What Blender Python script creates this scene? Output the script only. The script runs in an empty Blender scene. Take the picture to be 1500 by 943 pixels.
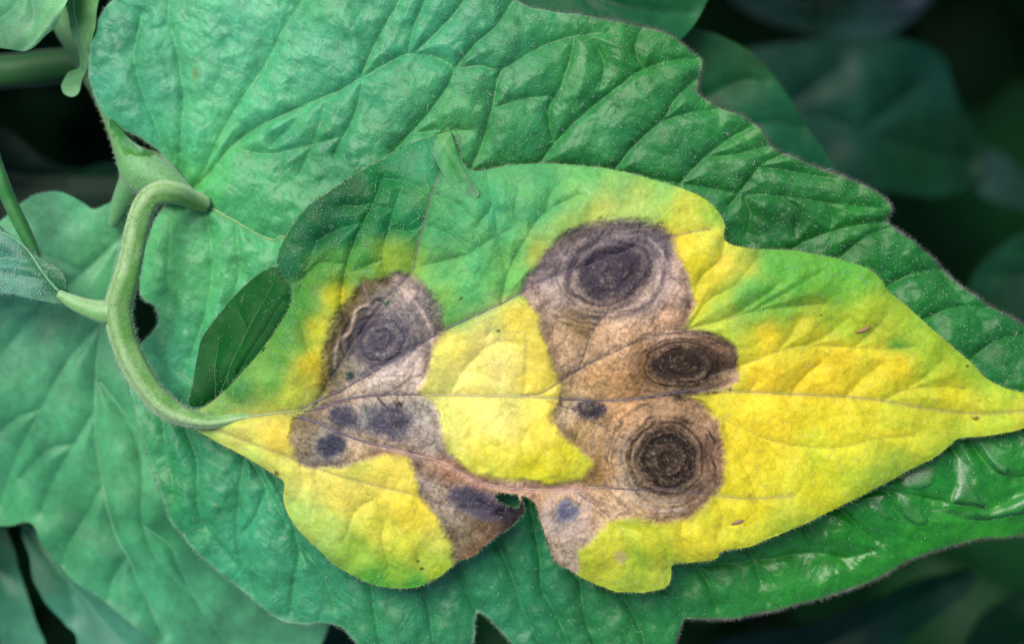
import bpy, math, random
import numpy as np
from mathutils import Vector

random.seed(7)
RNG = np.random.default_rng(11)
SC = bpy.context.scene
COL = SC.collection

# ------------------------------------------------------------------ camera, sky, sun, exposure
S = 7.0e-5            # metres per layout unit (one unit = one photograph pixel at the leaf)
D = 2300.0            # camera height above the diseased leaf, in layout units
CX, CY = 750.0, 471.5
GROUND_Z = -2700.0

cam_d = bpy.data.cameras.new('camera')
cam = bpy.data.objects.new('camera', cam_d)
COL.objects.link(cam)
cam.location = (0, 0, D * S)
cam.rotation_euler = (0, 0, 0)
cam_d.sensor_fit = 'HORIZONTAL'
cam_d.sensor_width = 36.0
cam_d.lens = 36.0 * D / 1500.0
cam_d.clip_start = 0.005
cam_d.clip_end = 200.0
cam_d.dof.use_dof = True
cam_d.dof.focus_distance = (D - 2) * S
cam_d.dof.aperture_fstop = 10.5
SC.camera = cam

SUN_EL, SUN_AZ = math.radians(57), math.radians(125)     # azimuth measured from +X, counter-clockwise
world = bpy.data.worlds.new('World')
SC.world = world
world.use_nodes = True
wn = world.node_tree
wn.nodes.clear()
sky = wn.nodes.new('ShaderNodeTexSky')
sky.sky_type = 'NISHITA'
sky.sun_disc = False
sky.sun_elevation = SUN_EL
sky.sun_rotation = math.pi / 2 - SUN_AZ
sky.air_density = 1.0
sky.dust_density = 3.0
sky.ozone_density = 1.0
bg = wn.nodes.new('ShaderNodeBackground')
bg.inputs['Strength'].default_value = 0.10
wo = wn.nodes.new('ShaderNodeOutputWorld')
wn.links.new(sky.outputs[0], bg.inputs[0])
wn.links.new(bg.outputs[0], wo.inputs[0])

sun_d = bpy.data.lights.new('sun', 'SUN')
sun_d.energy = 1.5
sun_d.angle = math.radians(35)
sun_d.color = (1.0, 0.965, 0.91)
sun = bpy.data.objects.new('sun', sun_d)
COL.objects.link(sun)
sdir = Vector((math.cos(SUN_EL) * math.cos(SUN_AZ), math.cos(SUN_EL) * math.sin(SUN_AZ), math.sin(SUN_EL)))
sun.rotation_euler = sdir.to_track_quat('Z', 'Y').to_euler()
sun.location = sdir * 0.5

vs = SC.view_settings
vs.view_transform = 'Standard'
vs.look = 'None'
vs.exposure = 1.22
vs.gamma = 1.0
vs.use_curve_mapping = False
SC.cycles.use_denoising = True
ALB = 0.62            # displayed colour -> surface albedo

# ------------------------------------------------------------------ numeric helpers
def lin(c):
    c = np.asarray(c, float) / 255.0
    return np.where(c <= 0.04045, c / 12.92, ((c + 0.055) / 1.055) ** 2.4)

_T = np.random.default_rng(3).random((8, 256, 256))
def vnoise(P, scale, k=0):
    """smooth value noise in [-1,1]; scale = feature size in layout units"""
    q = P / scale + 37.31 * (k + 1)
    i = np.floor(q).astype(int)
    f = q - i
    f = f * f * f * (f * (f * 6 - 15) + 10)
    t = _T[k % 8]
    x0, y0 = i[:, 0] & 255, i[:, 1] & 255
    x1, y1 = (x0 + 1) & 255, (y0 + 1) & 255
    a = t[y0, x0] * (1 - f[:, 0]) + t[y0, x1] * f[:, 0]
    b = t[y1, x0] * (1 - f[:, 0]) + t[y1, x1] * f[:, 0]
    return (a * (1 - f[:, 1]) + b * f[:, 1]) * 2 - 1

def fbm(P, scale, k=0, octv=3):
    s, a, o = 0, 1.0, 0
    for j in range(octv):
        s = s + a * vnoise(P, scale / 2 ** j, k + j)
        o += a
        a *= 0.55
    return s / o * 1.5

_R = np.array([[0.86, -0.51], [0.51, 0.86]])
def netting(P, size=15.0):
    """fine closed network, 1 on the lines"""
    Q = P @ _R + 2.5 * np.stack([vnoise(P, 11, 6), vnoise(P, 11, 7)], 1)
    a = np.exp(-(vnoise(Q, size, 2) / 0.10) ** 2)
    b = np.exp(-(vnoise(Q, size * 0.9, 5) / 0.10) ** 2)
    return np.maximum(a, b)

def sstep(a, b, x):
    t = np.clip((x - a) / (b - a), 0, 1)
    return t * t * (3 - 2 * t)

def catmull(pts, n=6, closed=False):
    p = np.asarray(pts, float)
    m = len(p)
    out = []
    rng = range(m) if closed else range(m - 1)
    for i in rng:
        if closed:
            a, b, c, d = p[(i - 1) % m], p[i], p[(i + 1) % m], p[(i + 2) % m]
        else:
            b, c = p[i], p[i + 1]
            a = p[i - 1] if i > 0 else 2 * b - c
            d = p[i + 2] if i + 2 < m else 2 * c - b
        for j in range(n):
            t = j / n
            out.append(0.5 * ((2 * b) + (c - a) * t + (2 * a - 5 * b + 4 * c - d) * t * t + (3 * b - a - 3 * c + d) * t ** 3))
    if not closed:
        out.append(p[-1])
    return np.array(out)

def seg_dist(P, pts, closed=False, reach=None):
    """distance of every P to a polyline, with the parameter along it"""
    n = len(P)
    best = np.full(n, 1e9)
    par = np.zeros(n)
    m = len(pts)
    cnt = m if closed else m - 1
    if reach is not None:
        lo, hi = pts.min(0) - reach, pts.max(0) + reach
        idx = np.nonzero((P[:, 0] > lo[0]) & (P[:, 0] < hi[0]) & (P[:, 1] > lo[1]) & (P[:, 1] < hi[1]))[0]
    else:
        idx = np.arange(n)
    Q = P[idx]
    bb, pp = best[idx], par[idx]
    for i in range(cnt):
        a, b = pts[i], pts[(i + 1) % m]
        d = b - a
        L = d @ d + 1e-12
        t = np.clip(((Q - a) @ d) / L, 0, 1)
        dx = Q[:, 0] - a[0] - t * d[0]
        dy = Q[:, 1] - a[1] - t * d[1]
        r = np.hypot(dx, dy)
        k = r < bb
        bb[k] = r[k]
        pp[k] = (i + t[k]) / cnt
    best[idx], par[idx] = bb, pp
    return best, par

def inside(P, poly):
    c = np.zeros(len(P), bool)
    x, y = P[:, 0], P[:, 1]
    m = len(poly)
    for i in range(m):
        x0, y0 = poly[i]
        x1, y1 = poly[(i + 1) % m]
        if y0 == y1:
            continue
        k = (y0 > y) != (y1 > y)
        c ^= k & (x < (x1 - x0) * (y - y0) / (y1 - y0) + x0)
    return c

def sdf(P, poly, reach=60):
    d, _ = seg_dist(P, poly, True, reach)
    d = np.minimum(d, 1e3)
    return np.where(inside(P, poly), d, -d)          # positive inside

def rbf(P, pts, eps=14.0, power=2.0):
    X = np.array([[q[0], q[1]] for q in pts], float)
    V = np.array([lin(q[2]) for q in pts])
    out = np.zeros((len(P), 3))
    for s in range(0, len(P), 50000):
        Q = P[s:s + 50000]
        d2 = ((Q[:, None, :] - X[None]) ** 2).sum(2)
        w = 1.0 / (d2 + eps * eps) ** power
        out[s:s + 50000] = (w @ V) / w.sum(1, keepdims=True)
    return out

def to_world(P, zmacro, z):
    k = (D - zmacro) / D
    return np.stack([(P[:, 0] - CX) * k * S, (CY - P[:, 1]) * k * S, z * S], 1)

# ------------------------------------------------------------------ object helpers
def tag(o, label=None, cat=None, group=None, kind=None):
    if label: o['label'] = label
    if cat: o['category'] = cat
    if group: o['group'] = group
    if kind: o['kind'] = kind
    return o

def empty(name, loc):
    o = bpy.data.objects.new(name, None)
    o.empty_display_size = 0.002
    o.location = loc
    COL.objects.link(o)
    return o

def mesh_obj(name, V, F4=None, F3=None, mat=None, parent=None, col=None, rough=None, normals=None):
    me = bpy.data.meshes.new(name)
    V = np.asarray(V, float)
    n4 = 0 if F4 is None else len(F4)
    n3 = 0 if F3 is None else len(F3)
    loops = np.concatenate([np.asarray(F4, int).ravel() if n4 else np.zeros(0, int),
                            np.asarray(F3, int).ravel() if n3 else np.zeros(0, int)])
    starts = np.concatenate([np.arange(n4) * 4, n4 * 4 + np.arange(n3) * 3])
    me.vertices.add(len(V))
    me.vertices.foreach_set('co', V.ravel().astype(np.float32))
    me.loops.add(len(loops))
    me.loops.foreach_set('vertex_index', loops.astype(np.int32))
    me.polygons.add(n4 + n3)
    me.polygons.foreach_set('loop_start', starts.astype(np.int32))
    me.update(calc_edges=True)
    me.polygons.foreach_set('use_smooth', np.ones(n4 + n3, bool))
    if col is not None:
        a = me.color_attributes.new('pigment', 'FLOAT_COLOR', 'POINT')
        c = np.ones((len(V), 4), np.float32)
        c[:, :3] = np.clip(col, 0, 1)
        a.data.foreach_set('color', c.ravel())
    if rough is not None:
        a = me.attributes.new('gloss', 'FLOAT', 'POINT')
        a.data.foreach_set('value', np.asarray(rough, np.float32))
    if normals is not None:
        me.normals_split_custom_set_from_vertices(normals.tolist())
    if mat: me.materials.append(mat)
    o = bpy.data.objects.new(name, me)
    COL.objects.link(o)
    if parent is not None:
        o.parent = parent
        o.location = -Vector(parent.location)
        if parent.parent is not None:
            o.location = Vector((0, 0, 0))
    return o

def tube_mesh(C, R, sides=8, flat=1.0, cap=True):
    """C: n x 3 centres in world metres, R: n radii in metres"""
    C = np.asarray(C, float)
    n = len(C)
    T = np.gradient(C, axis=0)
    T /= np.linalg.norm(T, axis=1, keepdims=True) + 1e-15
    up = np.array([0, 0, 1.0])
    if abs(T[:, 2]).mean() > 0.8: up = np.array([1.0, 0, 0])
    A = np.cross(T, up); A /= np.linalg.norm(A, axis=1, keepdims=True) + 1e-15
    B = np.cross(A, T)
    th = np.arange(sides) * 2 * math.pi / sides
    V = (C[:, None] + np.asarray(R)[:, None, None] * (np.cos(th)[None, :, None] * A[:, None] + flat * np.sin(th)[None, :, None] * B[:, None])).reshape(-1, 3)
    i = np.arange(n - 1)[:, None] * sides
    j = np.arange(sides)[None]
    k = (j + 1) % sides
    F = np.stack([i + j, i + k, i + sides + k, i + sides + j], 2).reshape(-1, 4)
    F3 = []
    if cap:
        V = np.vstack([V, C[0], C[-1]])
        a, b = n * sides, n * sides + 1
        for q in range(sides):
            F3.append((a, (q + 1) % sides, q))
            F3.append((b, (n - 1) * sides + q, (n - 1) * sides + (q + 1) % sides))
    return V, F, np.array(F3) if F3 else None

# ------------------------------------------------------------------ materials
def leaf_material(name, bump=0.25, grain=900.0, sheen=0.25, transl=0.12, var=0.22, spec=0.5):
    m = bpy.data.materials.new(name)
    m.use_nodes = True
    nt = m.node_tree
    nt.nodes.clear()
    N, L = nt.nodes.new, nt.links.new
    out = N('ShaderNodeOutputMaterial')
    pb = N('ShaderNodeBsdfPrincipled')
    at = N('ShaderNodeAttribute'); at.attribute_name = 'pigment'
    gl = N('ShaderNodeAttribute'); gl.attribute_name = 'gloss'
    tc = N('ShaderNodeTexCoord')
    n1 = N('ShaderNodeTexNoise'); n1.inputs['Scale'].default_value = grain; n1.inputs['Detail'].default_value = 4; n1.inputs['Roughness'].default_value = 0.65
    n2 = N('ShaderNodeTexNoise'); n2.inputs['Scale'].default_value = grain * 4.5; n2.inputs['Detail'].default_value = 2
    L(tc.outputs['Object'], n1.inputs['Vector']); L(tc.outputs['Object'], n2.inputs['Vector'])
    add = N('ShaderNodeMath'); add.operation = 'ADD'
    L(n1.outputs['Fac'], add.inputs[0]); L(n2.outputs['Fac'], add.inputs[1])
    mr = N('ShaderNodeMapRange')
    mr.inputs['From Min'].default_value = 0.65; mr.inputs['From Max'].default_value = 1.35
    mr.inputs['To Min'].default_value = 1 - var; mr.inputs['To Max'].default_value = 1 + var
    L(add.outputs[0], mr.inputs['Value'])
    mul = N('ShaderNodeMix'); mul.data_type = 'RGBA'; mul.blend_type = 'MULTIPLY'; mul.inputs['Factor'].default_value = 1
    L(at.outputs['Color'], mul.inputs['A']); L(mr.outputs['Result'], mul.inputs['B'])
    L(mul.outputs['Result'], pb.inputs['Base Color'])
    L(gl.outputs['Fac'], pb.inputs['Roughness'])
    pb.inputs['Specular IOR Level'].default_value = spec
    pb.inputs['Sheen Weight'].default_value = sheen
    pb.inputs['Sheen Roughness'].default_value = 0.4
    pb.inputs['Sheen Tint'].default_value = (0.85, 0.95, 1.0, 1)
    bp = N('ShaderNodeBump'); bp.inputs['Strength'].default_value = bump; bp.inputs['Distance'].default_value = 1.2e-4
    L(add.outputs[0], bp.inputs['Height'])
    L(bp.outputs['Normal'], pb.inputs['Normal'])
    tr = N('ShaderNodeBsdfTranslucent')
    L(mul.outputs['Result'], tr.inputs['Color'])
    mx = N('ShaderNodeMixShader'); mx.inputs[0].default_value = transl
    L(pb.outputs[0], mx.inputs[1]); L(tr.outputs[0], mx.inputs[2])
    L(mx.outputs[0], out.inputs['Surface'])
    return m

M_SICK = leaf_material('blighted_blade', bump=0.35, grain=1500, sheen=0.0, transl=0.10, var=0.20, spec=0.14)
M_LEAF = leaf_material('green_blade', bump=0.30, grain=1100, sheen=0.05, transl=0.12, var=0.26, spec=0.32)
M_DARK = leaf_material('understory_blade', bump=0.25, grain=500, sheen=0.0, transl=0.10, var=0.25, spec=0.12)
M_VEIN = leaf_material('vein_skin', bump=0.2, grain=2500, sheen=0.15, transl=0.0, var=0.2)
M_STALK = leaf_material('stalk_skin', bump=0.5, grain=1600, sheen=0.25, transl=0.0, var=0.2, spec=0.25)
M_HAIR = leaf_material('trichome', bump=0.0, grain=3000, sheen=0.0, transl=0.3, var=0.1)

def soil_material():
    m = bpy.data.materials.new('damp_soil'); m.use_nodes = True
    nt = m.node_tree
    pb = nt.nodes['Principled BSDF']
    n = nt.nodes.new('ShaderNodeTexNoise'); n.inputs['Scale'].default_value = 60; n.inputs['Detail'].default_value = 8
    cr = nt.nodes.new('ShaderNodeValToRGB')
    cr.color_ramp.elements[0].color = (0.004, 0.003, 0.002, 1)
    cr.color_ramp.elements[1].color = (0.020, 0.015, 0.010, 1)
    bp = nt.nodes.new('ShaderNodeBump'); bp.inputs['Distance'].default_value = 0.01
    nt.links.new(n.outputs['Fac'], cr.inputs[0]); nt.links.new(cr.outputs[0], pb.inputs['Base Color'])
    nt.links.new(n.outputs['Fac'], bp.inputs['Height']); nt.links.new(bp.outputs[0], pb.inputs['Normal'])
    pb.inputs['Roughness'].default_value = 0.9
    pb.inputs['Specular IOR Level'].default_value = 0.1
    return m
M_SOIL = soil_material()

# ------------------------------------------------------------------ leaf builder
class Leaf:
    """A blade grown over an outline; height, pigment and gloss are functions of the layout position."""
    def __init__(self, outline, macro, relief, pigment, gloss, step, thick=3.0, veins=(), holes=(), smooth=5, jag=0.0):
        self.poly = catmull(outline, smooth, True) if smooth else np.asarray(outline, float)
        if jag:
            q = self.poly
            nrm = np.roll(q, -1, 0) - np.roll(q, 1, 0)
            nrm = np.stack([nrm[:, 1], -nrm[:, 0]], 1) / (np.linalg.norm(nrm, axis=1, keepdims=True) + 1e-9)
            self.poly = q + nrm * (vnoise(q, 18, 5) * jag)[:, None]
        self.macro, self.relief, self.pigment, self.gloss = macro, relief, pigment, gloss
        self.step, self.thick, self.holes = step, thick, holes
        self.veins = [(catmull(v[0], 5), v[1], v[2]) for v in veins]

    def vein_field(self, P, reach=60):
        """(soft crease depth, nearest distance) over all veins, weighted by vein size"""
        near = np.full(len(P), 1e3)
        crease = np.zeros(len(P))
        for pts, r, dep in self.veins:
            d, t = seg_dist(P, pts, False, reach)
            near = np.minimum(near, d)
            w = (5.0 + 2.0 * r) if r > 0 else 10.0
            fade = 1 - 0.55 * t
            crease = np.maximum(crease, (dep if r > 0 else 0.85 * dep) * fade * np.exp(-(d / w) ** 1.3))
        return crease, near

    def height(self, P):
        zm = self.macro(P)
        return zm, zm + self.relief(self, P)

    def grid(self):
        lo, hi = self.poly.min(0) - 2 * self.step, self.poly.max(0) + 2 * self.step
        xs = np.arange(lo[0], hi[0], self.step); ys = np.arange(lo[1], hi[1], self.step)
        nx, ny = len(xs), len(ys)
        X, Y = np.meshgrid(xs, ys)
        P = np.stack([X.ravel(), Y.ravel()], 1)
        ins = inside(P, self.poly)
        i = (np.arange(ny - 1)[:, None] * nx + np.arange(nx - 1)[None]).ravel()
        Q = np.stack([i, i + nx, i + nx + 1, i + 1], 1)            # y grows downwards: this order faces +Z
        Q = Q[ins[Q].any(1)]
        for h in self.holes:
            c = P[Q].mean(1)
            Q = Q[~inside(c, np.asarray(h, float))]
        used = np.unique(Q)
        rem = np.full(nx * ny, -1); rem[used] = np.arange(len(used))
        P, ins, Q = P[used], ins[used], rem[Q]
        # outside corners slide onto the outline
        o = np.nonzero(~ins)[0]
        for s in range(0, len(o), 4000):
            oo = o[s:s + 4000]
            best = np.full(len(oo), 1e9); bp = P[oo].copy()
            a = self.poly; b = np.roll(self.poly, -1, 0)
            p = P[oo]
            dd = b - a; L = (dd ** 2).sum(1) + 1e-12
            t = np.clip(((p[:, None] - a[None]) * dd[None]).sum(2) / L, 0, 1)
            c = a[None] + t[..., None] * dd[None]
            r = ((c - p[:, None]) ** 2).sum(2)
            k = r.argmin(1)
            P[oo] = c[np.arange(len(oo)), k]
        self.P, self.Q = P, Q
        return P, Q

    def build(self, name, mat, parent, split=None, min_faces=12):
        """split: function P -> integer region per point; region 0 is the blade, others become children"""
        P, Q = self.grid()
        zm, z = self.height(P)
        V = to_world(P, zm, z)
        col, gl = self.pigment(self, P), self.gloss(self, P)
        # smooth normals over the whole sheet
        n = np.cross(V[Q[:, 2]] - V[Q[:, 0]], V[Q[:, 3]] - V[Q[:, 1]])
        N = np.zeros_like(V)
        for k in range(4): np.add.at(N, Q[:, k], n)
        N /= np.linalg.norm(N, axis=1, keepdims=True) + 1e-20
        e = np.concatenate([Q[:, [k, (k + 1) % 4]] for k in range(4)])
        owner = np.tile(np.arange(len(Q)), 4)
        key = np.sort(e, 1); key = key[:, 0] * len(P) + key[:, 1]
        _, inv, cnt = np.unique(key, return_inverse=True, return_counts=True)
        rim = cnt[inv] == 1
        RE, RO = e[rim], owner[rim]
        reg = np.zeros(len(Q), int) if split is None else split(P[Q].mean(1))
        made = {}
        for r in np.unique(reg):
            fi = np.nonzero(reg == r)[0]
            if r != 0 and len(fi) < min_faces: continue
            q = Q[fi]
            used = np.unique(q); m = len(used)
            rem = np.full(len(P), -1); rem[used] = np.arange(m)
            q = rem[q]
            top = V[used]; bot = top - N[used] * self.thick * S
            re = RE[np.isin(RO, fi)]
            F = [q, q[:, ::-1] + m]
            if len(re):
                a, b = rem[re[:, 0]], rem[re[:, 1]]
                F.append(np.stack([b, a, a + m, b + m], 1))
            F = np.concatenate(F)
            o = mesh_obj(name if r == 0 else 'lesion', np.vstack([top, bot]), F4=F, mat=mat, parent=parent if r == 0 else made[0],
                         col=np.vstack([col[used], col[used] * 1.15 + 0.01]), rough=np.concatenate([gl[used], gl[used] * 0 + 0.7]),
                         normals=np.vstack([N[used], -N[used]]))
            made[r] = o
        return made

    def build_veins(self, parent, mat, colfun, lift=0.2, first='midrib', gloss=0.45, sides=6):
        res = []
        for k, (pts, r, dep) in enumerate(self.veins):
            if r <= 0: continue
            q = catmull(pts[::5] if len(pts) > 12 else pts, 8)
            L = np.concatenate([[0], np.cumsum(np.linalg.norm(np.diff(q, axis=0), axis=1))])
            n = max(6, int(L[-1] / 5))
            u = np.linspace(0, L[-1], n)
            q = np.stack([np.interp(u, L, q[:, 0]), np.interp(u, L, q[:, 1])], 1)
            q = q + np.stack([vnoise(q, 14, 2), vnoise(q, 14, 4)], 1) * 0.7
            zm, z = self.height(q)
            t = u / L[-1]
            R = 0.82 * r * (1 - 0.72 * t) * (1 + 0.12 * vnoise(q, 9, 1))
            C = to_world(q, zm, z + lift * R)
            V, F, F3 = tube_mesh(C, R * S, sides)
            pid = np.concatenate([np.repeat(np.arange(n), sides), [0, n - 1]])
            c = colfun(self, q, t, k)[pid]
            res.append(mesh_obj(first if k == 0 else 'vein', V, F, F3, mat, parent, col=c, rough=np.full(len(V), gloss)))
        return res

def stalk(name, pts, radii, zs, color, parent, mat=None, sides=14, ridge=0.06, gloss=0.45, color2=None, sp=4.0):
    """pts in layout units with heights zs; color(t) pigment"""
    p = np.column_stack([np.asarray(pts, float), zs, radii])
    q = catmull(p, 10)
    L = np.concatenate([[0], np.cumsum(np.linalg.norm(np.diff(q[:, :3], axis=0), axis=1))])
    n = max(8, int(L[-1] / sp))
    u = np.linspace(0, L[-1], n)
    q = np.stack([np.interp(u, L, q[:, k]) for k in range(4)], 1)
    C = to_world(q[:, :2], q[:, 2], q[:, 2])
    V, F, F3 = tube_mesh(C, q[:, 3] * S, sides)
    th = np.arange(sides) * 2 * math.pi / sides
    mod = 1 + ridge * np.cos(5 * th)[None] + 0.05 * (np.interp(u, np.linspace(0, L[-1] + 1, 3 + int(L[-1] / 30)), RNG.uniform(-1, 1, 3 + int(L[-1] / 30))))[:, None]
    body = V[:n * sides].reshape(n, sides, 3)
    body = C[:, None] + (body - C[:, None]) * mod[..., None]
    V[:n * sides] = body.reshape(-1, 3)
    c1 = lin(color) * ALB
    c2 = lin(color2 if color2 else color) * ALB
    w = (0.55 - 0.42 * np.cos(th) + 0.22 * np.cos(6 * th + 0.6))[None, :, None]  # lit side and dark side of the stem painted into the pigment
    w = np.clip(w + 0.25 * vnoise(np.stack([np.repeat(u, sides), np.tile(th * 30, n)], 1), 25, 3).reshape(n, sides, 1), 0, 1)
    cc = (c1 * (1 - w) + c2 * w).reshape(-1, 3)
    cc = np.vstack([cc, c1, c1])
    return mesh_obj(name, V, F, F3, mat or M_STALK, parent, col=cc, rough=np.full(len(V), gloss))

# ------------------------------------------------------------------ trichomes (uncountable fuzz)
def hairs(name, base, normal_dir, length, width, colors, parent, curl=0.5):
    """base n x 3 metres; direction n x 3; every hair a tapering three-sided bent strand"""
    n = len(base)
    d = normal_dir / (np.linalg.norm(normal_dir, axis=1, keepdims=True) + 1e-12)
    side = np.cross(d, RNG.standard_normal((n, 3))); side /= np.linalg.norm(side, axis=1, keepdims=True) + 1e-12
    b2 = np.cross(d, side)
    ln = length * S * RNG.uniform(0.5, 1.3, n)
    wd = width * S * RNG.uniform(0.7, 1.2, n)
    V = []
    for t, w in ((0, 1.0), (0.5, 0.75), (1.0, 0.15)):
        c = base + d * (ln * t)[:, None] + side * (ln * curl * t * t)[:, None]
        for k in range(3):
            a = k * 2.0944
            V.append(c + (b2 * math.cos(a) + np.cross(d, b2) * math.sin(a)) * (wd * w)[:, None])
    V = np.stack(V, 1).reshape(-1, 3)
    F = []
    o = np.arange(n) * 9
    for s in (0, 3):
        for k in range(3):
            k2 = (k + 1) % 3
            F.append(np.stack([o + s + k, o + s + k2, o + s + 3 + k2, o + s + 3 + k], 1))
    F = np.concatenate(F)
    ob = mesh_obj(name, V, F, None, M_HAIR, parent, col=np.repeat(colors, 9, 0), rough=np.full(len(V), 0.4))
    ob['kind'] = 'stuff'
    return ob

def glands(name, c, r, colors, parent):
    n = len(c)
    off = np.array([[1, 0, 0], [-1, 0, 0], [0, 1, 0], [0, -1, 0], [0, 0, 1], [0, 0, -1]], float)
    V = (c[:, None] + off[None] * r[:, None, None]).reshape(-1, 3)
    f = np.array([[0, 2, 4], [2, 1, 4], [1, 3, 4], [3, 0, 4], [2, 0, 5], [1, 2, 5], [3, 1, 5], [0, 3, 5]])
    F = (np.arange(n)[:, None, None] * 6 + f[None]).reshape(-1, 3)
    ob = mesh_obj(name, V, None, F, M_HAIR, parent, col=np.repeat(colors, 6, 0), rough=np.full(len(V), 0.35))
    ob['kind'] = 'stuff'
    return ob

def edge_hairs(leaf, parent, n, length, width, color, tint=None, where=None):
    p = leaf.poly
    nx = np.roll(p, -1, 0)
    L = np.linalg.norm(nx - p, axis=1)
    i = RNG.choice(len(p), n, p=L / L.sum())
    q = p[i] + (nx[i] - p[i]) * RNG.random(n)[:, None]
    tdir = (nx[i] - p[i]) / (L[i][:, None] + 1e-9)
    nrm = np.stack([tdir[:, 1], -tdir[:, 0]], 1)
    test = inside(q + nrm * 1.5, leaf.poly)
    nrm[test] *= -1
    k = (q[:, 0] > -20) & (q[:, 0] < 1520) & (q[:, 1] > -20) & (q[:, 1] < 965)
    if where is not None: k &= where(q)
    q, nrm, tdir = q[k], nrm[k], tdir[k]
    m = len(q)
    zm, z = leaf.height(q)
    B = to_world(q - nrm * 0.6, zm, z - RNG.uniform(0, leaf.thick, m))
    dirn = np.column_stack([nrm[:, 0], -nrm[:, 1], RNG.uniform(-.5, .8, m)]) + np.column_stack([tdir[:, 0], -tdir[:, 1], np.zeros(m)]) * RNG.uniform(-.7, .7, m)[:, None]
    c = np.tile(lin(color) * ALB, (m, 1)) * RNG.uniform(0.7, 1.25, (m, 1))
    if tint is not None:
        w = tint(q)[:, None]
        c = c * (1 - w) + lin((70, 50, 62)) * ALB * w
    return hairs('edge_hair', B, dirn, length, width, c, parent, 0.35)

def surface_fuzz(leaf, parent, n_gland, n_hair, density=None, gcol=(225, 240, 235), hcol=(190, 215, 200), gr=(0.45, 0.85), hl=13):
    lo, hi = leaf.poly.min(0), leaf.poly.max(0)
    lo = np.maximum(lo, -10); hi = np.minimum(hi, (1510, 955))
    def pick(n):
        q = lo + RNG.random((n * 4, 2)) * (hi - lo)
        k = inside(q, leaf.poly)
        if density is not None: k &= RNG.random(len(q)) < density(q)
        return q[k][:n]
    q = pick(n_gland)
    zm, z = leaf.height(q)
    r = RNG.uniform(gr[0], gr[1], len(q))
    glands('gland_dots', to_world(q, zm, z + r + 1.2), r * S, np.tile(lin(gcol) * 0.8, (len(q), 1)), parent)
    q = pick(n_hair)
    if len(q):
        zm, z = leaf.height(q)
        a = RNG.uniform(0, 6.28, len(q))
        d = np.column_stack([np.cos(a), np.sin(a), RNG.uniform(0.15, 1.2, len(q))])
        hairs('surface_hair', to_world(q, zm, z), d, hl, 0.42, np.tile(lin(hcol) * 0.75, (len(q), 1)), parent, 0.6)

# ------------------------------------------------------------------ ground
def build_ground():
    n = 60
    x = np.linspace(-1, 1, n); x = np.sign(x) * np.abs(x) ** 3 * 60
    X, Y = np.meshgrid(x, x)
    P = np.stack([X.ravel(), Y.ravel()], 1)
    Z = GROUND_Z * S + 0.006 * fbm(P, 0.08, 2, 2)
    i = (np.arange(n - 1)[:, None] * n + np.arange(n - 1)[None]).ravel()
    F = np.stack([i, i + 1, i + n + 1, i + n], 1)
    o = mesh_obj('ground', np.column_stack([P, Z]), F, None, M_SOIL)
    tag(o, 'dark damp soil far below the tomato leaves', 'soil', kind='structure')
build_ground()

# ================================================================== THE DISEASED LEAFLET
SICK_OUT = [(272, 606), (300, 596), (330, 572), (365, 535), (398, 492), (424, 450), (424, 418), (408, 392), (414, 356), (446, 310), (500, 270), (560, 234), (600, 212), (640, 198), (662, 196),
            (672, 224), (690, 250), (740, 243), (800, 240), (850, 243), (900, 250), (960, 265), (1010, 281), (1043, 300), (1060, 325), (1063, 352), (1090, 364), (1150, 366),
            (1220, 378), (1270, 395), (1289, 410), (1300, 427), (1330, 450), (1370, 488), (1410, 520), (1450, 558), (1480, 571), (1510, 577), (1548, 590),
            (1540, 606), (1505, 624), (1450, 638), (1405, 642), (1388, 654), (1350, 680), (1290, 710), (1240, 737), (1180, 765), (1100, 798), (1058, 806), (1045, 819), (1004, 824), (986, 827),
            (982, 848), (973, 861), (940, 866), (900, 864), (860, 850), (838, 836), (815, 822), (803, 795), (791, 757), (783, 736), (768, 727), (740, 722), (727, 722),
            (728, 732), (742, 743), (757, 745), (763, 738), (759, 727), (763, 728), (768, 742), (765, 754), (750, 768), (720, 791), (690, 815), (672, 820), (650, 840), (622, 855), (590, 861), (550, 855),
            (500, 832), (465, 802), (430, 765), (415, 732), (417, 706), (400, 693), (370, 675), (330, 653), (300, 637), (276, 622)]

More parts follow.
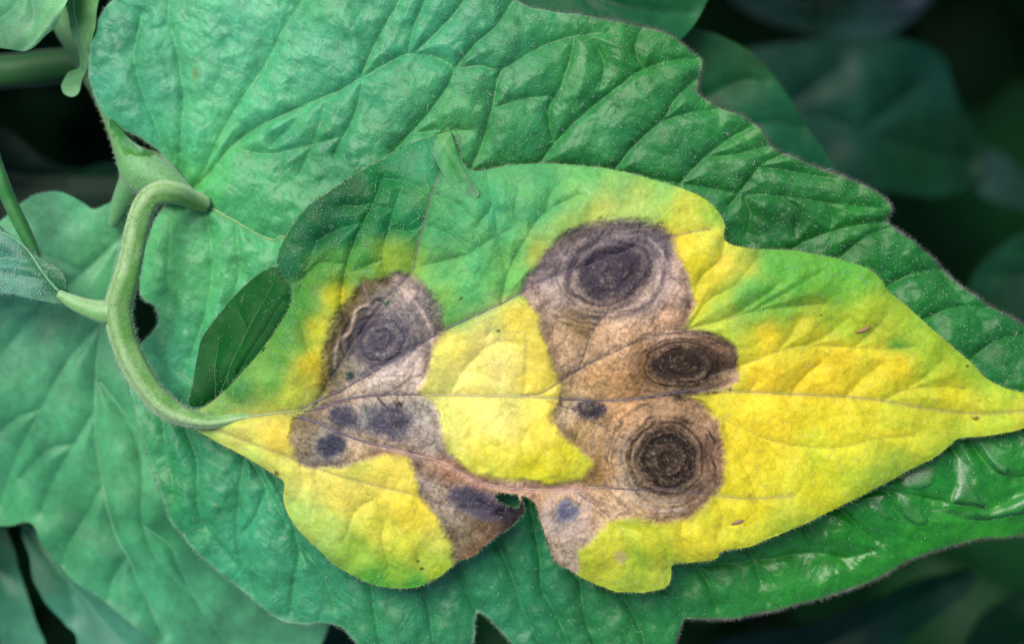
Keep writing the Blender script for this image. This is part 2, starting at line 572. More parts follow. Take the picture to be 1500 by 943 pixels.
SICK_VEINS = [
    ([(262, 610), (300, 616), (370, 609), (430, 602), (470, 597), (500, 586), (560, 578), (620, 578), (700, 580), (770, 581), (830, 585), (900, 587), (960, 580), (1000, 573), (1080, 573), (1160, 577), (1250, 582), (1300, 588), (1370, 600), (1440, 606), (1540, 598)], 3.0, 2.2),
    ([(440, 600), (475, 582), (500, 572), (560, 536), (607, 509), (654, 482), (734, 445), (764, 428), (800, 408), (867, 387), (934, 362), (984, 347), (1020, 338), (1040, 336)], 2.6, 3.0),
    ([(462, 592), (478, 565), (500, 529), (520, 499), (547, 462), (577, 425), (604, 395), (609, 372), (620, 328), (632, 285), (648, 240), (655, 205)], 2.2, 6.0),
    ([(764, 580), (794, 575), (821, 559), (847, 542), (901, 515), (951, 494), (1000, 487), (1050, 492)], 1.7, 2.2),
    ([(847, 542), (856, 520), (861, 502), (871, 482), (887, 462), (930, 440), (950, 415)], 1.3, 1.5),
    ([(767, 580), (770, 545), (772, 515), (770, 482), (750, 449)], 0.9, 2.0),
    ([(1007, 482), (1040, 474), (1067, 467), (1100, 457), (1160, 449), (1210, 445)], 1.1, 4.0),
    ([(1040, 551), (1090, 534), (1140, 515), (1180, 507), (1254, 509), (1294, 512), (1340, 508)], 1.3, 3.0),
    ([(1294, 587), (1327, 571), (1367, 567), (1417, 571)], 1.1, 2.5),
    ([(420, 606), (460, 618), (507, 638), (545, 650), (583, 660), (650, 678), (687, 700), (734, 714), (800, 718), (860, 716), (894, 715), (945, 718), (1000, 718), (1047, 725), (1100, 730), (1160, 726)], 3.4, 1.5),
    ([(292, 622), (340, 638), (400, 661), (440, 677), (500, 698), (567, 715), (610, 726), (650, 741), (707, 748), (750, 752)], 1.5, 2.0),
    ([(527, 708), (545, 732), (567, 758), (600, 791), (614, 815)], 0.9, 2.5),
    ([(800, 588), (814, 592), (844, 602), (871, 619), (917, 643), (967, 655), (1000, 661), (1030, 680)], 1.2, 1.2),
    ([(1000, 578), (1033, 599), (1067, 616), (1110, 637), (1147, 650), (1187, 655), (1234, 656), (1287, 643), (1340, 640)], 1.2, 2.2),
    ([(1250, 584), (1262, 600), (1280, 630), (1296, 655)], 0.9, 2.5),
    ([(1063, 628), (1083, 665), (1103, 711), (1112, 740)], 0.0, 3.5),
    ([(847, 723), (877, 745), (907, 772), (931, 812), (954, 838)], 1.1, 2.5),
    ([(607, 392), (640, 385), (687, 372), (717, 352), (760, 330)], 0.8, 2.5),
    ([(660, 578), (677, 545), (707, 512), (715, 490)], 0.7, 1.8),
    ([(640, 582), (657, 605), (690, 629), (714, 648), (744, 665)], 0.8, 1.8),
    ([(734, 584), (774, 629), (800, 660)], 0.7, 1.8),
    ([(520, 499), (500, 450), (505, 400), (520, 350), (545, 300), (560, 260)], 0.8, 8.0),
    ([(577, 425), (560, 380), (570, 330), (585, 280)], 0.0, 7.0),
    ([(480, 560), (455, 520), (440, 470), (440, 420), (465, 350)], 0.0, 7.0),
    ([(734, 445), (745, 400), (770, 350), (800, 310), (850, 285)], 0.8, 4.0),
    ([(745, 400), (730, 350), (725, 310)], 0.0, 3.5),
    ([(770, 350), (755, 310), (760, 270)], 0.0, 3.0),
    ([(1180, 507), (1215, 490), (1245, 465)], 0.0, 3.5),
    ([(1140, 515), (1160, 490), (1175, 465)], 0.0, 3.0),
    ([(1254, 509), (1280, 485), (1300, 460)], 0.0, 3.0),
    ([(1160, 577), (1180, 550), (1205, 530), (1200, 510)], 0.0, 4.0),
    ([(1240, 582), (1265, 555), (1290, 535)], 0.0, 3.5),
    ([(1100, 574), (1110, 555), (1105, 540)], 0.0, 2.5),
    ([(1327, 571), (1360, 548), (1380, 530)], 0.0, 2.5),
    ([(1147, 576), (1165, 610), (1190, 650)], 0.0, 2.5),
    ([(1187, 655), (1205, 690), (1235, 715)], 0.0, 3.0),
    ([(1287, 643), (1310, 665), (1325, 685)], 0.0, 2.5),
    ([(1047, 725), (1060, 760), (1050, 790)], 0.0, 2.5),
    ([(462, 690), (470, 730), (500, 770), (530, 810)], 0.0, 3.0),
    ([(607, 726), (620, 760), (640, 790)], 0.0, 2.0),
    ([(907, 772), (925, 775), (960, 790)], 0.0, 2.5),
    ([(1063, 352), (1055, 380), (1025, 410), (1015, 450)], 0.0, 4.0),
    ([(1010, 480), (1040, 440), (1075, 420), (1110, 380)], 0.6, 4.0),
    ([(1067, 467), (1110, 440), (1150, 410)], 0.0, 4.5),
    ([(1100, 457), (1150, 430), (1200, 400)], 0.0, 3.0),
    ([(465, 350), (500, 334), (535, 325)], 0.0, 6.0), ([(500, 300), (530, 300), (560, 290)], 0.0, 6.0), ([(440, 410), (470, 385), (505, 388)], 0.0, 6.0), ([(560, 260), (600, 268), (632, 285)], 0.0, 6.0),
    ([(575, 335), (600, 338), (618, 330)], 0.0, 6.0), ([(545, 300), (575, 305), (590, 285)], 0.0, 5.0), ([(560, 380), (535, 390), (510, 400)], 0.0, 5.0), ([(632, 285), (670, 300), (700, 330)], 0.0, 5.0), ([(620, 330), (660, 345), (687, 372)], 0.0, 4.0),
    ([(800, 310), (810, 280), (840, 255)], 0.0, 5.0), ([(700, 330), (720, 300), (715, 265)], 0.0, 5.0),
    ([(707, 512), (735, 500), (760, 505)], 0.0, 2.5), ([(677, 545), (705, 548), (730, 560)], 0.0, 2.0), ([(690, 629), (690, 655), (700, 680)], 0.0, 2.5), ([(774, 629), (765, 655), (780, 690)], 0.0, 2.5),
    ([(545, 732), (520, 750), (505, 790)], 0.0, 3.5), ([(567, 758), (560, 790), (570, 830)], 0.0, 3.5), ([(440, 677), (445, 705), (432, 735)], 0.0, 3.0),
    ([(1110, 637), (1140, 680), (1150, 730)], 0.0, 3.5), ([(1100, 730), (1125, 755), (1135, 780)], 0.0, 3.0), ([(1000, 765), (1000, 790), (1010, 815)], 0.0, 3.5), ([(954, 775), (975, 800), (980, 830)], 0.0, 3.0),
]

SICKE = catmull(SICK_OUT, 2, True)
def sick_macro(P):
    x, y = P[:, 0], P[:, 1]
    z = 6 * np.sin((x - 200) / 260.0) + 6 * np.sin((y - 300) / 140.0 + x / 500.0)
    z -= 20 * sstep(700, 880, y) * sstep(1000, 500, x)             # lower left lobe droops
    z -= 18 * sstep(300, 190, y)                                     # upper lobe lies down on the big leaf
    z -= 18 * sstep(430, 250, x)
    z -= 20 * sstep(1300, 1540, x)
    z -= 10 * sstep(780, 860, y) * sstep(780, 900, x)
    mid = np.interp(x, [260, 500, 1000, 1540], [612, 585, 573, 598])
    z -= 12 * np.exp(-((y - mid) / 55.0) ** 2) - 4                   # shallow trough along the midrib
    e, _ = seg_dist(P, SICKE, True, 90)
    z -= 13 * np.exp(-e / 20.0)                                       # margins turn down
    z += 9 * np.exp(-(((x - 545) / 70) ** 2 + ((y - 785) / 45) ** 2)) + 9 * np.exp(-(((x - 1000) / 120) ** 2 + ((y - 790) / 40) ** 2))
    z += 9 * np.exp(-(((x - 1150) / 90) ** 2 + ((y - 430) / 40) ** 2)) + 8 * np.exp(-(((x - 720) / 80) ** 2 + ((y - 320) / 50) ** 2))
    return z + 10

def sick_relief(L, P):
    c, near = L.vein_field(P)
    z = -1.35 * c
    z += 6.0 * (1 - np.exp(-near / 20.0)) - 2.5                            # pillows between veins
    z += 5.0 * fbm(P, 70, 1, 2) + 1.5 * fbm(P @ _R, 24, 3, 2) - 0.55 * netting(P)
    z += 0.35 * vnoise(P, 6, 5)
    les = L.necro(P)
    ring = np.zeros(len(P))
    for (cx, cy, rx, ry, ang, *_r) in TARGETS[:3] + TARGETS[4:5]:
        r = target_r(P, cx, cy, rx, ry, ang)
        ring += np.where(r < 1.25, -ring_wave(P, r, rx) * 1.3 * sstep(1.25, 0.8, r), 0)
    z += les * (ring - 4.0 + 0.6 * vnoise(P, 4, 6) + 3.0 * fbm(P @ _R, 30, 0, 2) - 1.2 * netting(P + 31.0, 11.0))
    for (cx, cy, amp, w) in ((1130, 552, 4, 26), (1180, 540, 4, 22), (1025, 372, 5, 26), (1060, 400, -3, 18)):
        z += amp * np.exp(-((P[:, 0] - cx) ** 2 + (P[:, 1] - cy) ** 2) / (w * w))
    return z

# cx, cy, rx, ry, angle, dark colour, ring strength, core start/end
TARGETS = [
    (892, 398, 106, 82, -22, (54, 48, 58), 0.60, 0.72, 0.32),
    (558, 497, 82, 74, -38, (66, 65, 78), 0.66, 0.74, 0.34),
    (1002, 535, 90, 54, 4, (42, 32, 25), 0.55, 1.02, 0.42),
    (866, 600, 27, 17, 5, (42, 40, 50), 0.2, 1.15, 0.65),
    (978, 672, 92, 90, 0, (30, 24, 20), 0.72, 0.72, 0.36),
    (502, 611, 27, 19, 8, (54, 54, 68), 0.2, 1.2, 0.55),
    (485, 652, 25, 21, -10, (48, 52, 68), 0.2, 1.2, 0.55),
    (572, 617, 38, 28, 20, (66, 66, 80), 0.25, 1.25, 0.5),
    (700, 737, 50, 23, 22, (66, 64, 78), 0.2, 1.2, 0.5),
    (831, 749, 23, 21, 0, (84, 92, 114), 0.35, 0.9, 0.55),
]
def target_r(P, cx, cy, rx, ry, ang):
    a = math.radians(ang)
    dx, dy = P[:, 0] - cx, P[:, 1] - cy
    u = (dx * math.cos(a) + dy * math.sin(a)) / rx
    v = (-dx * math.sin(a) + dy * math.cos(a)) / ry
    return np.hypot(u, v) * (1 + 0.08 * vnoise(P, 40, 6) + 0.03 * vnoise(P, 12, 2))

def ring_wave(P, r, rx):
    """irregularly spaced concentric ripples, broken and wavering along their length"""
    n = 21 if rx > 60 else 6
    w = r * n + 0.7 * fbm(P, 42, 2, 2) + 0.35 * vnoise(P, 12, 5)
    return vnoise(np.stack([w, 0.012 * P[:, 0] + 0.009 * P[:, 1] + rx], 1), 1.0, 1) * 1.25

NECRO = [
    np.array([(765, 432), (775, 405), (800, 372), (830, 345), (870, 330), (920, 326), (970, 332), (985, 348), (990, 375), (1003, 395), (1012, 420), (1015, 450), (1005, 481), (1040, 487), (1070, 500), (1083, 525), (1080, 558),
              (1060, 572), (1030, 577), (1000, 580), (1030, 592), (1055, 620), (1062, 660), (1058, 705), (1040, 735), (1010, 758), (970, 765), (930, 760), (890, 765), (870, 790), (850, 810), (842, 842), (810, 835), (790, 795), (775, 740),
              (760, 712), (820, 709), (862, 704), (867, 680), (850, 662), (820, 635), (806, 610), (812, 590), (822, 565), (806, 530), (795, 490), (790, 460)], float),
    np.array([(425, 650), (430, 615), (465, 594), (478, 560), (480, 515), (492, 470), (515, 435), (530, 410), (560, 405), (585, 402), (605, 412), (625, 430), (640, 452), (648, 485), (635, 510), (628, 545), (612, 574), (632, 590), (645, 620),
              (655, 662), (690, 690), (735, 706), (790, 708), (800, 730), (790, 760), (720, 800), (690, 830), (668, 824), (655, 790), (640, 755), (618, 725), (608, 690), (598, 668), (560, 664), (500, 685), (450, 685), (430, 670)], float),
]
NECRO_COL = [
    (830, 440, (172, 144, 122)), (850, 470, (150, 122, 84)), (865, 500, (170, 136, 106)), (900, 500, (192, 152, 120)), (960, 440, (172, 142, 122)), (990, 420, (192, 158, 142)), (980, 470, (186, 146, 118)), (870, 550, (176, 136, 92)), (920, 560, (158, 116, 76)), (850, 530, (182, 148, 118)),
    (830, 600, (176, 150, 120)), (850, 640, (152, 122, 80)), (880, 650, (158, 126, 96)), (910, 600, (166, 126, 90)), (1000, 610, (146, 112, 80)), (1050, 660, (132, 98, 76)), (1040, 720, (120, 92, 70)), (950, 752, (158, 126, 92)), (900, 745, (176, 146, 118)), (880, 730, (182, 148, 116)), (840, 795, (172, 150, 130)), (808, 770, (152, 132, 116)),
    (800, 720, (182, 142, 104)), (870, 690, (152, 114, 70)), (900, 345, (122, 104, 104)), (840, 350, (126, 108, 104)), (800, 395, (134, 114, 114)), (960, 345, (112, 98, 100)), (1045, 515, (112, 82, 60)), (1055, 565, (160, 130, 96)), (935, 535, (150, 112, 76)), (820, 580, (150, 124, 82)),
    (525, 425, (112, 96, 58)), (495, 500, (118, 108, 76)), (485, 540, (120, 108, 74)), (615, 440, (118, 106, 104)), (600, 425, (176, 152, 142)), (632, 480, (136, 118, 108)), (600, 545, (204, 176, 158)), (570, 562, (196, 172, 152)), (520, 575, (172, 150, 128)), (480, 590, (140, 118, 96)), (500, 600, (140, 124, 116)), (540, 610, (134, 126, 126)),
    (610, 605, (164, 152, 142)), (635, 640, (160, 146, 134)), (480, 650, (124, 116, 112)), (440, 640, (142, 124, 98)), (440, 620, (128, 108, 84)), (530, 660, (168, 142, 112)), (580, 655, (166, 138, 120)), (635, 690, (148, 116, 96)), (660, 690, (140, 96, 72)), (700, 708, (150, 106, 80)), (760, 716, (204, 162, 132)), (632, 715, (172, 150, 130)), (650, 750, (150, 132, 116)),
    (690, 730, (124, 116, 118)), (745, 756, (44, 38, 42)), (755, 742, (40, 36, 44)), (710, 765, (104, 78, 56)), (675, 790, (134, 118, 94)), (695, 808, (120, 90, 64)), (590, 470, (150, 134, 126)), (575, 430, (140, 122, 110)),
]
SICK_COL = [
    (425, 470, (64, 138, 60)), (446, 436, (66, 138, 58)), (470, 405, (72, 142, 58)), (436, 512, (104, 160, 60)), (405, 530, (84, 150, 66)), (500, 385, (62, 136, 62)), (860, 260, (90, 162, 96)), (905, 264, (132, 182, 92)), (780, 312, (72, 152, 98)), (812, 298, (78, 156, 94)), (762, 368, (84, 162, 92)), (735, 410, (92, 166, 90)), (960, 280, (168, 200, 88)), (655, 400, (80, 156, 92)),
    (560, 262, (36, 112, 64)), (520, 282, (24, 88, 48)), (590, 228, (46, 120, 80)), (475, 345, (24, 90, 50)), (425, 390, (40, 104, 70)), (620, 240, (52, 128, 88)), (660, 320, (64, 146, 98)), (720, 300, (66, 148, 100)), (800, 270, (72, 152, 102)), (700, 380, (72, 156, 98)), (640, 340, (62, 142, 92)), (560, 330, (30, 102, 58)), (480, 305, (26, 92, 54)), (445, 350, (30, 96, 60)), (510, 340, (36, 110, 66)), (740, 340, (66, 148, 96)), (690, 430, (88, 166, 96)), (760, 400, (96, 166, 84)),
    (600, 330, (36, 114, 66)), (530, 380, (58, 132, 62)), (850, 285, (112, 172, 92)), (930, 295, (176, 202, 96)), (880, 310, (186, 204, 96)), (1000, 320, (198, 206, 70)), (1045, 320, (160, 196, 70)), (1040, 345, (222, 212, 74)), (1025, 395, (228, 204, 40)), (1020, 440, (226, 204, 50)), (830, 330, (140, 182, 80)), (785, 375, (176, 192, 76)), (1000, 355, (226, 206, 50)),
    (660, 460, (92, 164, 86)), (650, 430, (120, 174, 76)), (500, 400, (100, 154, 58)), (590, 390, (120, 160, 56)), (570, 380, (130, 166, 54)), (450, 450, (80, 142, 58)), (420, 500, (70, 142, 66)), (350, 570, (66, 138, 72)), (400, 560, (104, 164, 68)), (450, 530, (218, 204, 48)), (465, 480, (186, 190, 48)), (430, 570, (192, 196, 60)), (470, 555, (200, 190, 60)), (490, 430, (196, 196, 44)), (460, 585, (170, 180, 80)),
    (320, 603, (118, 166, 84)), (350, 640, (212, 206, 92)), (400, 640, (226, 204, 74)), (330, 632, (200, 204, 94)), (300, 628, (150, 186, 90)), (370, 665, (190, 205, 90)), (410, 690, (200, 205, 90)),
    (720, 500, (242, 230, 124)), (680, 550, (240, 230, 120)), (660, 510, (238, 226, 100)), (740, 540, (242, 230, 130)), (700, 600, (240, 230, 118)), (760, 470, (232, 216, 84)), (740, 620, (238, 226, 116)), (680, 620, (230, 220, 104)), (780, 690, (206, 204, 40)), (830, 665, (206, 202, 44)), (720, 670, (220, 214, 70)), (800, 520, (226, 210, 80)), (780, 560, (232, 216, 84)), (800, 630, (226, 212, 74)), (850, 690, (200, 196, 50)),
    (1055, 450, (150, 182, 62)), (1100, 420, (78, 152, 64)), (1130, 385, (84, 156, 62)), (1170, 420, (74, 150, 56)), (1230, 395, (80, 154, 54)), (1090, 440, (84, 156, 62)), (1130, 435, (80, 152, 58)), (1210, 425, (84, 154, 52)), (1265, 410, (110, 168, 58)), (1150, 395, (84, 154, 56)), (1200, 405, (84, 154, 52)), (1250, 415, (104, 164, 52)), (1275, 445, (160, 186, 48)), (1150, 450, (110, 166, 54)), (1090, 390, (190, 198, 70)), (1060, 380, (224, 208, 60)), (1050, 470, (200, 204, 60)), (1110, 460, (120, 170, 56)), (1200, 450, (150, 178, 48)),
    (1120, 490, (226, 206, 44)), (1180, 480, (196, 194, 42)), (1250, 480, (180, 194, 44)), (1330, 475, (160, 186, 50)), (1380, 520, (172, 192, 46)), (1300, 545, (224, 204, 40)), (1200, 550, (230, 204, 42)), (1120, 555, (232, 206, 46)), (1240, 525, (220, 200, 42)), (1400, 570, (206, 202, 42)), (1470, 595, (206, 204, 48)), (1430, 555, (176, 194, 50)), (1520, 595, (170, 192, 56)), (1450, 620, (196, 200, 50)),
    (1090, 650, (226, 210, 46)), (1120, 610, (230, 210, 46)), (1200, 620, (214, 204, 42)), (1300, 620, (204, 202, 44)), (1380, 630, (186, 196, 50)), (1200, 710, (198, 200, 40)), (1100, 740, (214, 206, 42)), (1150, 765, (186, 196, 54)), (1020, 795, (214, 206, 52)), (960, 800, (204, 202, 46)), (900, 815, (192, 196, 54)), (930, 850, (166, 190, 60)), (870, 840, (186, 194, 56)), (940, 820, (150, 182, 50)), (1300, 690, (164, 186, 52)), (1240, 680, (196, 200, 44)), (980, 845, (190, 202, 70)),
    (450, 700, (228, 216, 104)), (500, 730, (224, 214, 90)), (580, 695, (226, 212, 84)), (600, 750, (232, 214, 66)), (640, 790, (226, 212, 80)), (480, 770, (168, 198, 88)), (435, 745, (160, 198, 94)), (520, 810, (150, 192, 66)), (580, 840, (140, 188, 56)), (640, 835, (176, 196, 56)), (560, 775, (206, 208, 72)), (440, 715, (206, 214, 104)), (610, 855, (90, 168, 60)), (550, 850, (84, 164, 60)), (600, 800, (204, 206, 60)),
]

def arc(cx, cy, rx, ry, a0, a1, n=14):
    return [(cx + rx * math.cos(math.radians(a)), cy + ry * math.sin(math.radians(a))) for a in np.linspace(a0, a1, n)]
# stains and lines with a shape of their own: olive halo, cream ridges, black cracks, dark fold line, separate rings
STROKES = [
    ([(474, 566), (480, 535), (487, 500), (502, 468), (524, 432), (560, 412)], 11, (92, 80, 44), 0.85),
    ([(600, 412), (626, 432), (640, 458), (644, 485)], 9, (100, 92, 88), 0.75),
    ([(790, 392), (815, 362), (850, 338), (900, 331), (950, 334), (980, 346)], 8, (98, 86, 84), 0.7),
    ([(489, 538), (491, 511), (499, 495), (511, 487), (517, 467), (523, 452), (539, 446)], 2.4, (206, 184, 158), 0.8),
    ([(494, 540), (497, 514), (505, 500), (517, 490), (523, 470), (530, 455)], 1.8, (92, 80, 66), 0.6),
    ([(589, 424), (609, 444), (624, 467), (633, 491), (632, 503)], 2.4, (208, 186, 168), 0.8),
    ([(584, 432), (603, 452), (616, 474), (622, 496)], 1.6, (110, 98, 96), 0.55),
    ([(529, 416), (537, 434), (541, 448)], 3.0, (148, 132, 122), 0.7),
    ([(527, 412), (534, 432)], 1.6, (60, 52, 62), 0.7),
    ([(506, 528), (522, 504), (545, 474), (566, 448)], 2.6, (60, 54, 66), 0.6),
    ([(508, 556), (520, 552), (545, 538), (575, 527), (605, 511)], 3.2, (64, 62, 82), 0.55),
    ([(452, 603), (480, 596), (520, 584), (552, 578)], 2.2, (86, 66, 62), 0.6),
    ([(553, 582), (560, 590), (567, 596), (578, 601), (584, 590)], 1.5, (28, 26, 36), 0.85),
    ([(583, 600), (590, 588)], 1.6, (26, 24, 34), 0.8),
    ([(435, 640), (450, 625), (468, 618), (490, 625)], 1.6, (92, 80, 66), 0.5),
    ([(437, 655), (445, 672), (470, 682), (500, 676), (520, 662)], 1.6, (96, 84, 70), 0.5),
    ([(530, 668), (560, 661), (590, 664), (620, 668), (655, 684), (700, 706)], 3.0, (128, 88, 62), 0.6),
    ([(630, 620), (640, 640), (650, 662), (664, 672)], 3.5, (176, 160, 148), 0.5),
    ([(700, 732), (725, 742), (748, 748), (763, 742)], 4.5, (34, 30, 40), 0.85),
    ([(668, 790), (700, 778), (730, 768)], 5, (92, 68, 48), 0.5),
    ([(615, 700), (626, 712), (622, 722)], 5, (198, 180, 164), 0.6),
    ([(722, 750), (742, 753), (758, 747), (764, 738)], 5.0, (20, 18, 20), 0.95),
    ([(640, 678), (665, 688), (690, 704), (735, 716), (800, 719), (850, 716)], 5.0, (212, 172, 142), 0.7),
    ([(500, 637), (540, 650), (580, 661), (610, 668)], 2.6, (206, 178, 160), 0.6),
    (arc(485, 652, 31, 27, 20, 200, 14), 1.4, (92, 82, 74), 0.6),
    (arc(485, 652, 38, 32, 150, 300, 12), 1.3, (96, 84, 66), 0.5),
    (arc(502, 611, 33, 23, 150, 330, 12), 1.3, (84, 72, 70), 0.55),
    (arc(572, 617, 46, 36, -60, 120, 14), 1.4, (104, 94, 92), 0.5),
    (arc(978, 672, 34, 33, 120, 420, 20), 3.4, (22, 18, 16), 0.75),
    (arc(978, 672, 20, 19, 0, 320, 14), 1.6, (86, 66, 54), 0.4),
    (arc(978, 672, 9, 9, 0, 300, 10), 1.6, (22, 18, 16), 0.6),
    (arc(978, 672, 46, 45, 60, 330, 20), 1.8, (100, 86, 74), 0.4),
    (arc(978, 672, 54, 52, 90, 380, 22), 2.4, (44, 38, 32), 0.6),
    (arc(978, 672, 66, 62, 70, 220, 16), 3.6, (158, 150, 134), 0.5),
    (arc(978, 672, 76, 76, 75, 160, 12), 4.2, (168, 158, 142), 0.5),
    (arc(978, 672, 82, 74, 150, 215, 10), 1.6, (104, 86, 70), 0.55),
    (arc(978, 672, 92, 82, 145, 205, 10), 1.5, (112, 92, 70), 0.5),
    ([(880, 645), (876, 668), (878, 690), (877, 712)], 5.5, (132, 106, 52), 0.65),
    ([(940, 583), (975, 579), (1000, 573), (1030, 577), (1070, 571)], 2.6, (34, 26, 24), 0.85),  # dark line along the midrib fold
    ([(1003, 485), (1030, 486), (1055, 494), (1074, 508)], 3.2, (46, 40, 42), 0.65),
    ([(930, 500), (942, 520), (940, 550), (930, 572)], 5, (150, 110, 58), 0.55),
    ([(830, 455), (845, 470), (860, 488)], 12, (140, 116, 74), 0.55),
    ([(960, 480), (985, 474), (1002, 468)], 7, (140, 114, 78), 0.5),
    ([(832, 585), (860, 583), (900, 588), (930, 584)], 4, (136, 112, 70), 0.5),
    ([(845, 394), (870, 386), (895, 378)], 2.8, (34, 32, 46), 0.7),
    ([(935, 440), (915, 450), (890, 452)], 1.6, (44, 40, 46), 0.6),
    (arc(892, 398, 78, 60, 60, 200, 16), 1.5, (96, 82, 80), 0.55),
    (arc(892, 398, 88, 66, 190, 275, 12), 1.5, (110, 92, 78), 0.6),
    (arc(892, 398, 100, 74, 195, 268, 12), 1.5, (108, 90, 80), 0.55),
    (arc(900, 400, 78, 68, -50, 40, 12), 2.0, (196, 176, 166), 0.5),
    (arc(900, 400, 70, 62, -50, 60, 12), 1.5, (84, 74, 76), 0.55),
    ([(1058, 568), (1075, 560), (1081, 550)], 5, (192, 160, 136), 0.6),
    (arc(831, 749, 15, 14, 0, 340, 14), 2.0, (140, 140, 140), 0.6),
    ([(855, 722), (872, 735), (868, 760), (852, 780)], 3.5, (150, 118, 92), 0.5),
    ([(808, 750), (816, 780), (824, 805)], 3.0, (126, 108, 98), 0.5),
]

def sick_necro_mask(P):
    """0..1 dead tissue with a ragged fuzzy margin"""
    m = np.full(len(P), -1e3)
    for poly in NECRO:
        m = np.maximum(m, sdf(P, poly, 40))
    fuzzy = np.exp(-(((P[:, 0] - 900) / 90) ** 2 + ((P[:, 1] - 335) / 40) ** 2)) + np.exp(-(((P[:, 0] - 485) / 40) ** 2 + ((P[:, 1] - 490) / 80) ** 2)) + np.exp(-(((P[:, 0] - 640) / 30) ** 2 + ((P[:, 1] - 440) / 60) ** 2))
    q = m + 4.5 * fbm(P @ _R, 30, 4, 3) + (1.6 + 4 * fuzzy) * vnoise(P, 3.2, 1)
    return sstep(-5.5 - 9 * fuzzy, 5.0 + 5 * fuzzy, q), m

